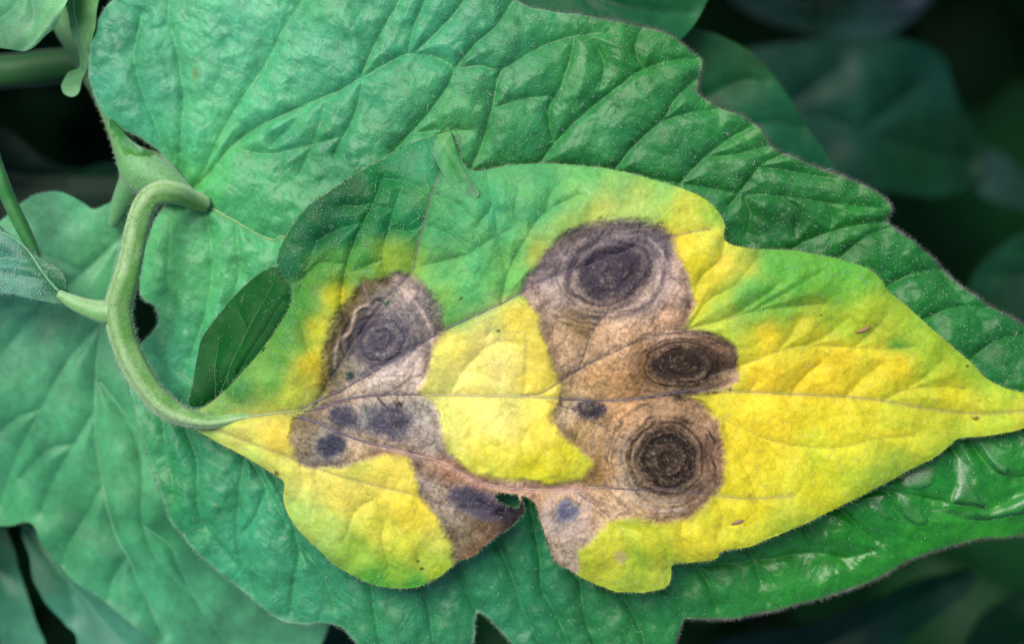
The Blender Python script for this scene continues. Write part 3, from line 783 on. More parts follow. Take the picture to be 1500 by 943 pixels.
def sick_pigment(L, P):
    c = rbf(P, SICK_COL, 12, 1.8)
    c = c * (1 + 0.18 * sstep(0.3, 0.12, c[:, 0]) * sstep(480, 620, P[:, 0]))[:, None]
    c *= (1 + 0.10 * fbm(P, 34, 2, 4) + 0.07 * vnoise(P, 4, 3))[:, None]
    mott = np.clip(fbm(P, 55, 0, 3), -1, 1)
    c[:, 0] *= 1 - 0.20 * np.clip(mott, 0, 1)                       # greener mottling
    c[:, 2] *= (1 + 0.10 * mott) * (1 - 0.22 * sstep(0.25, 0.08, c[:, 0]))
    e, _ = seg_dist(P, SICKE, True, 60)
    rimg = np.exp(-e / 16.0) * (0.55 + 0.4 * vnoise(P, 45, 3)) * sstep(380, 460, P[:, 0])       # greener margin
    dark = sstep(0.06, 0.02, c[:, 0])
    c *= 1 - np.stack([0.42 * rimg, 0.14 * rimg, 0 * rimg], 1)
    c[:, 0] *= 1 - 0.4 * dark
    net = netting(P)[:, None]
    c *= 1 - net * np.array([0.10, 0.045, 0.14])
    # one green island left in the yellow
    g = np.exp(-(((P[:, 0] - 1316) / 22) ** 2 + ((P[:, 1] - 504) / 11) ** 2)) * (0.8 + 0.4 * vnoise(P, 14, 1))
    g = np.clip(g, 0, 1)[:, None] * 0.85
    c = c * (1 - g) + lin((66, 148, 50)) * g
    mask, m = sick_necro_mask(P)
    n = rbf(P, NECRO_COL, 12, 1.8) * np.array([1.18, 1.33, 1.20])
    n *= np.clip(1 + 0.30 * fbm(P, 17, 5, 3) + 0.24 * vnoise(P, 3.2, 2) + 0.20 * vnoise(P, 1.9, 6), 0.3, 1.8)[:, None]
    # ragged darker band just inside the margin, olive-brown halo just outside it
    band = np.exp(-((m - 7) / 8.0) ** 2) * sstep(-0.4, 0.7, fbm(P, 45, 3, 2)) * 0.45
    n *= (1 - band)[:, None]
    halo = np.exp(-((np.minimum(m, 0)) / 7.0) ** 2) * (1 - mask) * sstep(0.1, 0.7, fbm(P, 60, 6, 2) + 0.25)
    c *= 1 - 0.40 * halo[:, None] * np.array([0.9, 1.0, 0.7])
    n *= (1 - 0.22 * netting(P + 31.0, 11.0))[:, None]
    for (cx, cy, rx, ry, ang, dark, rs, r0, r1) in TARGETS:
        r = target_r(P, cx, cy, rx, ry, ang)
        if rx < 60: r = r + 0.12 * fbm(P @ np.array([[0.83, -0.56], [0.56, 0.83]]), 13, 1, 2) + 0.09 * vnoise(P, 2.4, 3)
        core = sstep(r0, r1, r)
        fine = vnoise(P, 3.0, 4) * 0.6 + vnoise(P, 1.8, 7) * 0.6 + vnoise(P, 7, 2) * 0.35
        core = np.clip(core * (0.93 + 0.34 * fine + (0.22 * sstep(0.12, 0.3, r) * ring_wave(P, r, rx) if rx > 60 else 0)), 0, 0.97)
        rw = ring_wave(P, r, rx)
        rings = (sstep(-0.1, 0.7, rw) if rx > 60 else 0.3) * sstep(1.25, 0.8, r) * rs * np.clip(0.75 + 0.7 * vnoise(P, 26, 1) + 0.4 * fine, 0, 1.3)
        k = np.clip(1 - (1 - core) * (1 - np.clip(rings, 0, 0.85)), 0, 0.97)[:, None]
        grey = sstep(1.15, 0.75, r)[:, None] * 0.32 * (1.0 if rx < 80 or cx < 950 else 0.35)
        n = n * (1 - grey) + (n.mean(1, keepdims=True) * np.array([0.99, 0.98, 0.98])) * grey
        n = n * (1 - k) + lin(dark) * (1 + 0.35 * fine)[:, None] * k
    h = target_r(P, 831, 749, 22, 21, 0)
    k = (np.exp(-((h - 1.45) / 0.35) ** 2) * 0.55)[:, None]
    n = n * (1 - k) + lin((196, 180, 168)) * k
    c = c * (1 - mask[:, None]) + n * mask[:, None]
    # faint staining beside the veins
    for pts, r, dep in L.veins[:5] + L.veins[9:11]:
        d, t = seg_dist(P, pts, False, 14)
        k = (np.exp(-(d / (1.6 + r * 0.8)) ** 2) * 0.28)[:, None]
        c = c * (1 - k) + lin((104, 92, 96)) * k
    # green slivers painted in for tears that show the leaf below
    for h in HOLES:
        k = (sstep(-1.2, 1.2, sdf(P, np.asarray(h, float), 10)) * np.clip(0.6 + 0.5 * vnoise(P, 4, 2), 0, 1))[:, None]
        c = c * (1 - k) + lin((34, 84, 54)) * k
    for pts, wd, colr, al in STROKES:
        d, _ = seg_dist(P, catmull(pts, 5), False, wd * 2.5 + 6)
        k = np.exp(-((d + 0.25 * wd * vnoise(P, 9, 3)) / wd) ** 2) * al * np.clip(0.85 + 0.4 * vnoise(P, 5, 1) + 0.3 * vnoise(P, 2.2, 4), 0, 1.1)
        k = np.clip(k, 0, 1)[:, None]
        c = c * (1 - k) + lin(colr) * k
    # dots and scars
    for (x, y, s) in ((730, 485, 2.2), (1430, 613, 4.5), (612, 822, 2.5), (617, 833, 3.0), (676, 437, 3.5), (1203, 462, 2), (1418, 536, 2.2), (585, 592, 4.5), (910, 815, 9), (405, 694, 5)):
        d = np.hypot((P[:, 0] - x) * 0.7 - 0.3 * (P[:, 1] - y), P[:, 1] - y + 0.3 * (P[:, 0] - x)) / s + 0.5 * vnoise(P, 4, 2) + 0.3 * vnoise(P, 2, 5)
        k = (sstep(1.2, 0.4, d) * (0.8 if s < 8 else 0.6))[:, None]
        c = c * (1 - k) + lin((62, 46, 34) if s < 8 else (170, 150, 120)) * k
    return np.clip(c * np.array([1.07, 0.985, 1.0]), 0.002, 1) * 0.72

def sick_gloss(L, P):
    mask, _ = sick_necro_mask(P)
    green = sstep(0.0, 1.0, (480 - P[:, 1]) / 200)
    return np.clip(0.50 - 0.06 * green + 0.08 * vnoise(P, 30, 2) + 0.22 * mask, 0.25, 0.9)

HOLES = [[(561, 447), (575, 431), (579, 433), (566, 450)], [(506, 544), (518, 546), (516, 556), (507, 557)], [(551, 566), (557, 564), (556, 574), (552, 578)], [(533, 593), (538, 592), (539, 603), (535, 604)], [(560, 460), (566, 462), (562, 470)]]

sick = Leaf(SICK_OUT, sick_macro, sick_relief, sick_pigment, sick_gloss, 1.5, 3.0, SICK_VEINS, (), smooth=4, jag=0.8)
sick.necro = lambda P: sick_necro_mask(P)[0]

def sick_split(C):
    """which lesion a face belongs to (0 = living blade)"""
    mask, m = sick_necro_mask(C)
    idx = [(892, 398, 105, 90), (556, 497, 85, 85), (1000, 535, 90, 55), (866, 600, 45, 32), (978, 672, 100, 100), (497, 625, 80, 50), (572, 617, 60, 50), (700, 737, 80, 60), (831, 749, 50, 70)]
    R = np.stack([np.hypot((C[:, 0] - a) / c, (C[:, 1] - b) / d) for a, b, c, d in idx], 1)
    return np.where(mask > 0.5, R.argmin(1) + 1, 0)

root_sick = empty('diseased_leaf', tuple(to_world(np.array([[172., 455.]]), np.array([-20.]), np.array([-40.]))[0]))
tag(root_sick, 'yellowing tomato leaf with brown concentric blight spots on a curved stalk', 'leaf')
blade_parts = sick.build('blade', M_SICK, root_sick, sick_split)
LES_LABELS = {1: 'large grey target spot with fine concentric rings', 2: 'grey ringed spot beside the green part of the blade', 3: 'oval dark brown spot above the midrib', 4: 'small blue-grey spot against the midrib',
              5: 'round spot with a black ringed centre and tan rim', 6: 'pair of small blue-grey spots near the stalk', 7: 'mottled blue-grey patch beside the midrib', 8: 'dead brown lobe with a black curled tip', 9: 'small pale blue spot ringed with white in dead tan tissue'}
for r, o in blade_parts.items():
    if r: o['label'] = LES_LABELS[r]

def sick_vein_color(L, q, t, k):
    mask, _ = sick_necro_mask(q)
    yel = np.clip(1 - sstep(0.25, 0.5, rbf(q, SICK_COL, 12, 1.8)[:, 0]), 0, 1)[:, None]
    live = (1 - yel) * lin((176, 162, 72)) + yel * lin((78, 140, 84))
    if k in (5, 18, 19, 20): live = live * 0 + lin((214, 204, 96))
    if k == 0:
        mid = sstep(0.27, 0.3, t)[:, None] * sstep(0.48, 0.44, t)[:, None]
        live = live * (1 - mid) + lin((196, 184, 120)) * mid
        w = sstep(0.16, 0.08, t)[:, None]
        live = live * (1 - w) + lin((150, 178, 112)) * w
    dead = np.tile(lin((92, 82, 92)), (len(q), 1))
    if k == 9:
        w = sstep(0.12, 0.3, t)[:, None] * sstep(0.75, 0.55, t)[:, None]
        dead = dead * (1 - w) + lin((186, 152, 130)) * w
    if k in (3, 4, 12): dead = dead * 0 + lin((82, 68, 66))
    if k == 9: dead = dead * (1 - sstep(0.6, 0.7, t)[:, None]) + lin((74, 60, 56)) * sstep(0.6, 0.7, t)[:, None]
    mk = mask[:, None]
    if k in (1, 2): mk = np.maximum(mk, 0.8)
    if k == 3: mk = np.maximum(mk, 0.6)
    return (live * (1 - mk) + dead * mk) * ALB * (1 + 0.15 * vnoise(q, 10, 3))[:, None]
sick.build_veins(blade_parts[0], M_VEIN, sick_vein_color, lift=-0.45, gloss=0.55)

GREEN_DENS = lambda q: np.clip(0.25 + 0.75 * sstep(0.28, 0.10, rbf(q, SICK_COL, 12, 1.8)[:, 0]) - 0.15 * sick_necro_mask(q)[0], 0.05, 1)
surface_fuzz(sick, root_sick, 5200, 200, GREEN_DENS, hl=10, gr=(0.35, 0.7))
edge_hairs(sick, root_sick, 3400, 4.5, 0.32, (190, 205, 150))

# the lobe that bends down beside the stalk
LOBE_OUT = [(278, 592), (283, 560), (290, 520), (297, 494), (320, 462), (345, 432), (375, 405), (402, 391), (418, 398), (427, 420), (424, 452), (404, 488), (372, 532), (335, 572), (305, 592)]
FOLD = catmull([(282, 596), (305, 590), (335, 570), (372, 530), (402, 488), (424, 452), (428, 424)], 5)
def lobe_macro(P):
    d, _ = seg_dist(P, FOLD)
    return sick_macro(P) - 6 - 34 * sstep(0, 85, d)
lobe = Leaf(LOBE_OUT, lobe_macro,
            lambda L, P: -L.vein_field(P)[0] + 2.0 * (1 - np.exp(-L.vein_field(P)[1] / 10)) + 1.4 * fbm(P, 30, 2, 2),
            lambda L, P: np.tile(lin((6, 84, 24)) * ALB, (len(P), 1)) * (1 + 0.25 * fbm(P, 30, 1, 3))[:, None],
            lambda L, P: 0.5 + 0.05 * vnoise(P, 20, 1), 2.0, 3.0,
            [([(318, 588), (345, 520), (375, 460), (400, 415)], 1.3, 2.5), ([(316, 585), (315, 540), (322, 490)], 0.9, 2.0), ([(350, 545), (385, 490), (415, 440)], 0.8, 2.0), ([(360, 480), (350, 455)], 0.5, 1.5)], smooth=5)
lobe_o = lobe.build('bent_lobe', M_SICK, root_sick)[0]
lobe.build_veins(lobe_o, M_VEIN, lambda L, q, t, k: np.tile(lin((50, 122, 50)) * ALB, (len(q), 1)), first='vein')
surface_fuzz(lobe, root_sick, 110, 14, hl=8, gr=(0.3, 0.55))
edge_hairs(lobe, root_sick, 400, 4, 0.3, (150, 190, 160))

# folded tip of the upper lobe
TIP_OUT = [(628, 206), (644, 194), (657, 186), (664, 206), (672, 232), (684, 256), (701, 280), (698, 290), (682, 286), (660, 272), (646, 250), (634, 228)]
tipl = Leaf(TIP_OUT, lambda P: sick_macro(P) + 1.0 + 3.0 * sstep(0, 14, P[:, 0] - (632 + (P[:, 1] - 190) * 0.62)),
            lambda L, P: 1.0 * vnoise(P, 14, 2),
            lambda L, P: rbf(P, SICK_COL + [(690, 270, (40, 120, 60)), (670, 235, (60, 146, 70)), (655, 195, (84, 156, 80))], 10) * 0.7 * (1 + 0.2 * fbm(P, 20, 1, 2))[:, None],
            lambda L, P: np.full(len(P), 0.45), 1.5, 3.0, smooth=5)
tipl.build('curled_edge', M_LEAF, root_sick)

# stalk and its fork
stalk('stalk', [(302, 300), (282, 293), (258, 284), (232, 284), (213, 300), (201, 335), (192, 380), (182, 420), (174, 455), (184, 505), (207, 552), (235, 588), (268, 609), (310, 617), (360, 610), (430, 602)],
      [11, 14.5, 16.5, 17.5, 17.5, 17, 17.5, 19, 21, 19.5, 18.5, 18, 15, 10.5, 7, 3.6],
      [-68, -50, -24, -8, 0, 2, 2, 0, -6, -8, -10, -12, -12, -9, -8, -9], (176, 208, 146), root_sick, color2=(92, 156, 62), ridge=0.08, sides=20)
stalk('side_stalk', [(172, 458), (150, 457), (125, 450), (104, 441), (86, 430)], [22, 16.5, 12.5, 10, 6], [-10, -8, -9, -12, -14], (172, 208, 152), root_sick, color2=(120, 178, 98))

SIDE_OUT = [(108, 446), (98, 434), (98, 414), (90, 398), (70, 384), (48, 371), (30, 358), (10, 342), (-30, 315), (-110, 330), (-170, 385), (-110, 432), (-40, 436), (10, 430), (45, 437), (80, 444)]
side = Leaf(SIDE_OUT, lambda P: -16 - 14 * sstep(60, -120, P[:, 0]) - 10 * sstep(395, 370, P[:, 1]),
            lambda L, P: -L.vein_field(P)[0] + 3 * (1 - np.exp(-L.vein_field(P)[1] / 14)) + 2.5 * fbm(P, 50, 3, 2),
            lambda L, P: rbf(P, [(10, 400, (74, 148, 120)), (40, 425, (62, 138, 106)), (85, 405, (36, 112, 60)), (60, 385, (44, 120, 72)), (-80, 380, (70, 146, 116))], 12) * ALB * (1 + 0.2 * fbm(P, 24, 1, 3))[:, None],
            lambda L, P: np.full(len(P), 0.45), 2.0, 3.0,
            [([(104, 441), (84, 426), (60, 396), (36, 362), (0, 340), (-60, 345), (-150, 385)], 2.6, 5.0), ([(60, 410), (20, 402), (-20, 395)], 0.9, 2.5), ([(40, 385), (10, 378), (-30, 385)], 0.8, 2.5)], smooth=5)
side_o = side.build('side_leaflet', M_LEAF, root_sick)[0]
side.build_veins(side_o, M_VEIN, lambda L, q, t, k: np.tile(lin((112, 172, 120)) * ALB, (len(q), 1)), first='vein')
surface_fuzz(side, root_sick, 250, 60)
edge_hairs(side, root_sick, 400, 5, 0.4, (150, 190, 170))

# fuzz on the stalk
def stalk_fuzz(path, rad, zs, n, parent, length=8):
    p = catmull(np.column_stack([np.asarray(path, float), zs, rad]), 10)
    i = RNG.integers(0, len(p) - 1, n)
    a = RNG.uniform(-0.5, math.pi + 0.5, n)
    t = p[i + 1, :2] - p[i, :2]; t /= np.linalg.norm(t, axis=1, keepdims=True) + 1e-9
    nr = np.stack([t[:, 1], -t[:, 0]], 1)
    f = RNG.random(n)[:, None]
    q = p[i, :2] * (1 - f) + p[i + 1, :2] * f
    d3 = np.column_stack([nr[:, 0] * np.cos(a), -nr[:, 1] * np.cos(a), np.sin(a)])
    B = to_world(q, p[i, 2], p[i, 2]) + d3 * (p[i, 3] * 0.97 * S)[:, None]
    hairs('stalk_hair', B, d3 + RNG.standard_normal((n, 3)) * 0.25, length, 0.36, np.tile(lin((190, 215, 180)) * 0.7, (n, 1)), parent, 0.4)
stalk_fuzz([(232, 284), (213, 300), (201, 335), (192, 380), (182, 420), (174, 455), (184, 505), (207, 552), (235, 588), (268, 609), (310, 617)], [17.5, 17.5, 17, 17.5, 19, 21, 19.5, 18.5, 18, 15, 10], [-8, 0, 2, 2, 0, -6, -8, -10, -12, -12, -9], 1500, root_sick, 5)

# ================================================================== THE BIG HEALTHY LEAF UNDERNEATH
BIG_OUT = [(262, 276), (252, 248), (234, 223), (213, 207), (187, 193), (163, 179), (143, 150), (131, 112), (133, 72), (144, 30), (172, -5), (240, -50), (360, -80), (520, -80), (660, -50), (730, -20), (772, 8), (800, 15),
           (850, 22), (900, 31), (958, 42), (986, 55), (1010, 74), (1027, 86), (1025, 110), (1022, 135), (1040, 150), (1065, 162), (1090, 170), (1110, 184), (1124, 203), (1131, 216), (1150, 225), (1185, 240), (1225, 254), (1270, 274),
           (1299, 293), (1306, 309), (1302, 325), (1340, 355), (1370, 380), (1400, 410), (1440, 440), (1480, 464), (1520, 490), (1600, 545), (1670, 640), (1620, 720), (1560, 765), (1500, 783), (1440, 787), (1400, 797), (1330, 820),
           (1280, 848), (1200, 875), (1100, 900), (1050, 907), (1007, 904), (998, 914), (988, 945), (960, 985), (880, 1000), (800, 985), (757, 950), (740, 930), (720, 909), (704, 896), (695, 905), (692, 945), (660, 985), (580, 985),
           (525, 943), (500, 918), (474, 912), (437, 913), (400, 901), (334, 848), (294, 815), (264, 779), (252, 764), (238, 725), (215, 660), (200, 605), (187, 552), (196, 515), (222, 488), (232, 470), (226, 448), (214, 440), (206, 425), (210, 380), (222, 335), (240, 302)]
BIG_VEINS = [
    ([(262, 284), (300, 300), (345, 325), (370, 340), (400, 352), (420, 350), (520, 420), (700, 480), (1000, 560), (1300, 600), (1660, 640)], 4.0, 3.0),
    ([(268, 286), (300, 258), (354, 200), (431, 160), (494, 133), (527, 114), (583, 82), (610, 77), (647, 85), (667, 97), (700, 95), (735, 100), (790, 68), (840, 52), (890, 48)], 1.8, 6.0),
    ([(735, 100), (730, 112), (720, 160), (707, 207), (688, 250)], 1.0, 7.0),
    ([(780, 245), (794, 234), (817, 204), (854, 167), (901, 130), (944, 100), (985, 88), (1020, 86)], 1.0, 7.5),
    ([(811, 206), (804, 160), (821, 127), (837, 80), (841, 55)], 0.9, 6.0),
    ([(895, 250), (907, 240), (934, 207), (968, 177), (994, 140), (1020, 115)], 0.9, 6.0),
    ([(980, 285), (1000, 264), (1033, 230), (1073, 200), (1100, 186)], 0.9, 6.0),
    ([(1070, 300), (1090, 274), (1113, 244), (1147, 226)], 0.8, 5.0),
    ([(690, 252), (740, 246), (800, 240), (860, 244), (960, 262), (1033, 274), (1090, 284), (1144, 287), (1214, 297), (1290, 305)], 1.0, 5.0),
    ([(1140, 375), (1164, 362), (1200, 345), (1250, 330), (1295, 325)], 0.8, 5.0),
    ([(1220, 385), (1234, 375), (1267, 348), (1300, 335)], 0.8, 5.0),
    ([(261, 262), (264, 200), (267, 143), (262, 100), (255, 60), (245, 20), (250, -30)], 1.0, 4.0),
    ([(280, 275), (300, 245), (327, 187), (354, 143), (394, 83), (414, 43), (450, -10)], 0.8, 3.5),
    ([(250, 235), (225, 180), (205, 130), (195, 80), (205, 20)], 0.7, 4.0),
    ([(597, 76), (605, 40), (620, 5), (640, -30)], 0.8, 5.0),
    ([(610, 72), (640, 45), (672, 10), (690, -20)], 0.8, 5.0),
    ([(527, 114), (545, 70), (567, 30), (590, -10)], 0.8, 4.0),
    ([(667, 97), (700, 60), (727, 37), (750, 0)], 0.8, 5.5),
    ([(575, 222), (600, 195), (627, 164), (655, 125), (665, 100)], 0.8, 6.0),
    ([(490, 225), (500, 205), (520, 165), (530, 118)], 0.8, 5.0),
    ([(400, 210), (430, 180), (445, 155)], 0.0, 4.0),
    ([(440, 250), (460, 205), (478, 145)], 0.0, 4.0),
    ([(340, 215), (390, 225), (440, 215), (500, 200)], 0.0, 4.0),
    ([(944, 100), (930, 70), (940, 45)], 0.7, 4.0),
    ([(870, 60), (885, 90), (880, 125)], 0.7, 4.0),
    ([(720, 160), (760, 145), (800, 140)], 0.5, 3.0),
    ([(600, 195), (640, 190), (690, 190)], 0.5, 3.0),
    ([(968, 177), (1010, 165), (1050, 160)], 0.6, 4.0),
    ([(1033, 230), (1080, 225), (1120, 215)], 0.6, 4.0),
    ([(1113, 244), (1160, 250), (1220, 262)], 0.6, 4.0),
    ([(1144, 287), (1170, 310), (1165, 345)], 0.5, 4.5),
    ([(1090, 284), (1100, 310), (1095, 340)], 0.5, 4.5),
    ([(1214, 297), (1220, 320), (1215, 340)], 0.5, 4.0),
    ([(1300, 420), (1340, 400), (1380, 395)], 0.8, 5.0),
    ([(1350, 470), (1400, 450), (1450, 450)], 0.8, 5.0),
    ([(1420, 530), (1460, 500), (1500, 490)], 0.8, 5.0),
    ([(1380, 395), (1400, 425), (1440, 470)], 0.0, 4.0),
    ([(262, 290), (250, 330), (245, 400), (250, 470), (235, 560), (240, 640), (255, 720)], 1.2, 3.0),
    ([(300, 305), (310, 380), (300, 460), (270, 540)], 1.0, 3.0),
    ([(345, 325), (350, 400), (330, 460)], 0.8, 3.0),
    ([(255, 590), (275, 640), (287, 678), (290, 745), (310, 785), (350, 835)], 1.2, 5.0),
    ([(340, 640), (357, 661), (350, 720), (347, 778), (354, 828), (370, 870)], 1.2, 5.0),
    ([(395, 690), (420, 740), (437, 808), (430, 850), (426, 895)], 1.2, 5.0),
    ([(437, 800), (470, 840), (490, 890)], 0.9, 4.0),
    ([(357, 661), (390, 715), (420, 770)], 0.7, 4.0),
    ([(390, 715), (372, 760), (350, 785)], 0.5, 3.0),
    ([(535, 845), (543, 862), (550, 912), (560, 960)], 1.0, 5.5),
    ([(610, 855), (623, 875), (633, 928), (640, 970)], 1.0, 5.5),
    ([(660, 810), (672, 840), (687, 875), (697, 893)], 1.0, 6.0),
    ([(715, 770), (727, 792), (750, 845), (767, 895), (800, 960)], 1.1, 6.5),
    ([(775, 735), (790, 815), (794, 862), (812, 895), (840, 960)], 1.0, 6.0),
    ([(840, 840), (850, 855), (856, 902), (880, 970)], 1.0, 6.0),
    ([(890, 855), (905, 865), (934, 912), (950, 960)], 1.0, 6.0),
    ([(960, 855), (985, 870), (1000, 895)], 0.9, 5.0),
    ([(1010, 820), (1035, 850), (1050, 890)], 0.9, 6.0),
    ([(1090, 795), (1105, 820), (1115, 850)], 0.9, 6.0),
    ([(1165, 760), (1180, 775), (1194, 808)], 0.9, 7.0),
    ([(1020, 830), (1110, 822), (1194, 810), (1240, 818), (1280, 806)], 0.9, 4.5),
    ([(1215, 735), (1234, 748), (1262, 775), (1282, 792)], 0.9, 7.0),
    ([(1260, 720), (1290, 719), (1334, 725), (1390, 737), (1444, 746), (1490, 730), (1540, 705)], 1.2, 7.0),
    ([(1300, 722), (1315, 750), (1345, 775)], 0.7, 5.0),
    ([(1385, 650), (1402, 665), (1405, 700), (1392, 735)], 0.9, 7.5),
    ([(1420, 640), (1440, 670), (1465, 695), (1500, 700)], 0.9, 7.5),
    ([(1290, 705), (1320, 700), (1350, 728)], 0.6, 4.0),
]
def big_macro(P):
    x, y = P[:, 0], P[:, 1]
    z = -44 + 8 * np.sin(x / 210.0) + 6 * np.sin(y / 150.0 + 1)
    z += 26 * sstep(420, 120, y) * sstep(350, 700, x)
    z -= 45 * sstep(560, 160, x)
    z -= 22 * sstep(700, 900, y)
    z += 12 * sstep(330, 120, y) * sstep(420, 200, x)
    z -= 18 * sstep(1300, 1650, x)
    e, _ = seg_dist(P, BIGE, True)
    z -= 12 * np.exp(-e / 26.0)                                       # the rim rolls under
    # it always passes beneath the diseased leaf
    g = sdf(P, sick.poly, 60)
    lim = sick_macro(P) - 13
    w = sstep(-45, 5, g)
    z = np.where(z > lim, z * (1 - w) + lim * w, z)
    sd, _ = seg_dist(P, STK, False, 60)
    z -= 16 * np.exp(-(sd / 30.0) ** 2)
    return z
BIGE = catmull(BIG_OUT, 2, True)
STK = catmull([(232, 284), (213, 300), (201, 335), (192, 380), (182, 420), (174, 455), (184, 505), (207, 552), (235, 588), (268, 609), (310, 617)], 3)

def big_relief(L, P):
    c, near = L.vein_field(P, 80)
    z = -1.15 * c + 10.0 * (1 - np.exp(-near / 24.0)) - 5.0
    z += 3.0 * fbm(P, 80, 2, 2) + 3.2 * fbm(P @ _R, 30, 4, 2) + 0.3 * vnoise(P, 6, 6) - 0.8 * netting(P, 19.0)
    for x, y, r, a in BLIST:
        z += a * np.exp(-((P[:, 0] - x) ** 2 + (P[:, 1] - y) ** 2) / (r * r))
    for o in WET:                                                     # wet bulges that face the bright part of the sky
        o = np.asarray(o, float)
        w = 0.85 * sstep(-18, 8, sdf(P, o, 40))
        if w.max() <= 0: continue
        c0 = o.mean(0)
        z = z * (1 - w) + w * ((P[:, 0] - c0[0]) * 0.13 + (P[:, 1] - c0[1]) * 0.18 + 1.0)
    g = sdf(P, sick.poly, 30)
    return z * (1 - 0.75 * sstep(0, 18, g))
WET = [[(1317, 727), (1326, 725), (1334, 738), (1348, 748), (1358, 760), (1352, 768), (1340, 768), (1326, 758), (1318, 744)],
       [(1362, 745), (1390, 746), (1420, 750), (1450, 750), (1480, 738), (1520, 718), (1530, 735), (1490, 754), (1450, 760), (1420, 759), (1385, 752), (1366, 750)],
       [(1401, 670), (1412, 676), (1420, 700), (1428, 720), (1441, 740), (1425, 742), (1396, 736), (1402, 712), (1400, 690)],
       [(1274, 738), (1284, 732), (1294, 742), (1303, 756), (1298, 764), (1288, 757)],
       [(1432, 644), (1446, 652), (1458, 672), (1476, 684), (1474, 696), (1462, 690), (1448, 672)],
       [(1320, 706), (1332, 692), (1352, 684), (1368, 690), (1366, 708), (1348, 718), (1330, 716)]]
BLIST = [(695, 128, 14, 5), (795, 108, 11, 5), (1115, 300, 22, 6), (1165, 300, 20, 6), (1310, 740, 22, 4), (1240, 760, 24, 4), (1430, 700, 26, 5), (690, 165, 24, 3)]

BIG_COL = [
    (170, 80, (56, 136, 98)), (230, 100, (72, 154, 110)), (300, 60, (76, 160, 112)), (400, 60, (80, 164, 116)), (500, 60, (70, 154, 104)), (330, 150, (84, 168, 112)), (420, 130, (80, 164, 106)), (470, 230, (54, 132, 84)), (390, 280, (66, 150, 90)), (310, 270, (80, 162, 90)), (600, 130, (66, 148, 92)), (650, 60, (72, 156, 104)), (700, 40, (66, 146, 98)),
    (760, 90, (56, 136, 82)), (760, 190, (56, 138, 78)), (850, 110, (46, 128, 62)), (930, 70, (44, 124, 54)), (880, 190, (48, 130, 76)), (1000, 130, (44, 124, 62)), (980, 220, (42, 122, 70)), (1080, 200, (50, 130, 62)), (1140, 260, (36, 116, 54)), (1250, 310, (40, 120, 46)), (1150, 320, (24, 96, 42)), (1300, 370, (30, 112, 44)), (1400, 450, (32, 116, 50)), (1450, 520, (28, 108, 50)), (660, 170, (78, 154, 80)),
    (240, 360, (98, 178, 108)), (300, 400, (84, 166, 102)), (250, 520, (74, 156, 104)), (230, 620, (56, 140, 84)), (300, 700, (56, 140, 92)), (260, 720, (38, 120, 60)), (380, 750, (60, 144, 98)), (350, 850, (58, 142, 96)), (450, 850, (56, 138, 94)), (540, 890, (50, 132, 82)), (640, 890, (44, 126, 80)), (700, 860, (46, 128, 84)), (800, 850, (42, 124, 80)), (900, 900, (40, 120, 70)), (980, 880, (42, 122, 70)),
    (1060, 860, (42, 126, 56)), (1150, 850, (44, 130, 50)), (1250, 800, (40, 128, 38)), (1350, 780, (44, 134, 36)), (1450, 770, (48, 138, 38)), (1420, 680, (34, 122, 46)), (1300, 750, (34, 120, 44)), (1500, 720, (38, 126, 44)), (1600, 640, (40, 124, 50)),
]
def big_pigment(L, P):
    c = rbf(P, BIG_COL, 30, 1.4) * (1.12 + 0.22 * sstep(700, 300, P[:, 0]))[:, None]  # left side brightened in the pigment to stand for its mint highlights
    c *= (1 + 0.14 * fbm(P @ _R, 40, 3, 4) + 0.08 * vnoise(P, 7, 1))[:, None]
    t = np.clip(fbm(P, 65, 5, 3), -1, 1)
    c[:, 0] *= 0.82
    c[:, 2] *= 0.98 - 0.27 * sstep(600, 1000, P[:, 0])
    c[:, 0] *= 1 + 0.10 * t
    c[:, 2] *= 1 - 0.08 * t
    c *= 1 - netting(P, 19.0)[:, None] * np.array([0.10, 0.07, 0.10])
    _, near = L.vein_field(P, 20)
    k = (np.exp(-(near / 5) ** 2) * 0.25)[:, None]
    c = c * (1 - k) + c * np.array([1.2, 1.05, 0.7]) * k
    g = (np.exp(-(((P[:, 0] - 286) / 4) ** 2 + ((P[:, 1] - 108) / 10) ** 2)) * 0.7)[:, None]
    c = c * (1 - g) + lin((120, 130, 30)) * g
    # purple-brown rim along the outer edges
    e, _ = seg_dist(P, BIGE, True, 30)
    out = sstep(760, 900, P[:, 0])
    w = (np.exp(-(e / 2.6) ** 2) * 0.75 * out * (0.6 + 0.5 * vnoise(P, 30, 2)))[:, None]
    c = c * (1 - np.clip(w, 0, 1)) + lin((104, 84, 88)) * np.clip(w, 0, 1)
    w = (np.exp(-(e / 3.0) ** 2) * 0.5 * (1 - out))[:, None]
    c = c * (1 - w) + lin((120, 170, 130)) * w
    return np.clip(c, 0.002, 1) * ALB
def big_gloss(L, P):
    wet = sstep(1020, 1250, P[:, 0]) * sstep(600, 720, P[:, 1])
    return np.clip(0.46 + 0.07 * vnoise(P, 40, 2) - 0.24 * wet, 0.16, 0.8)

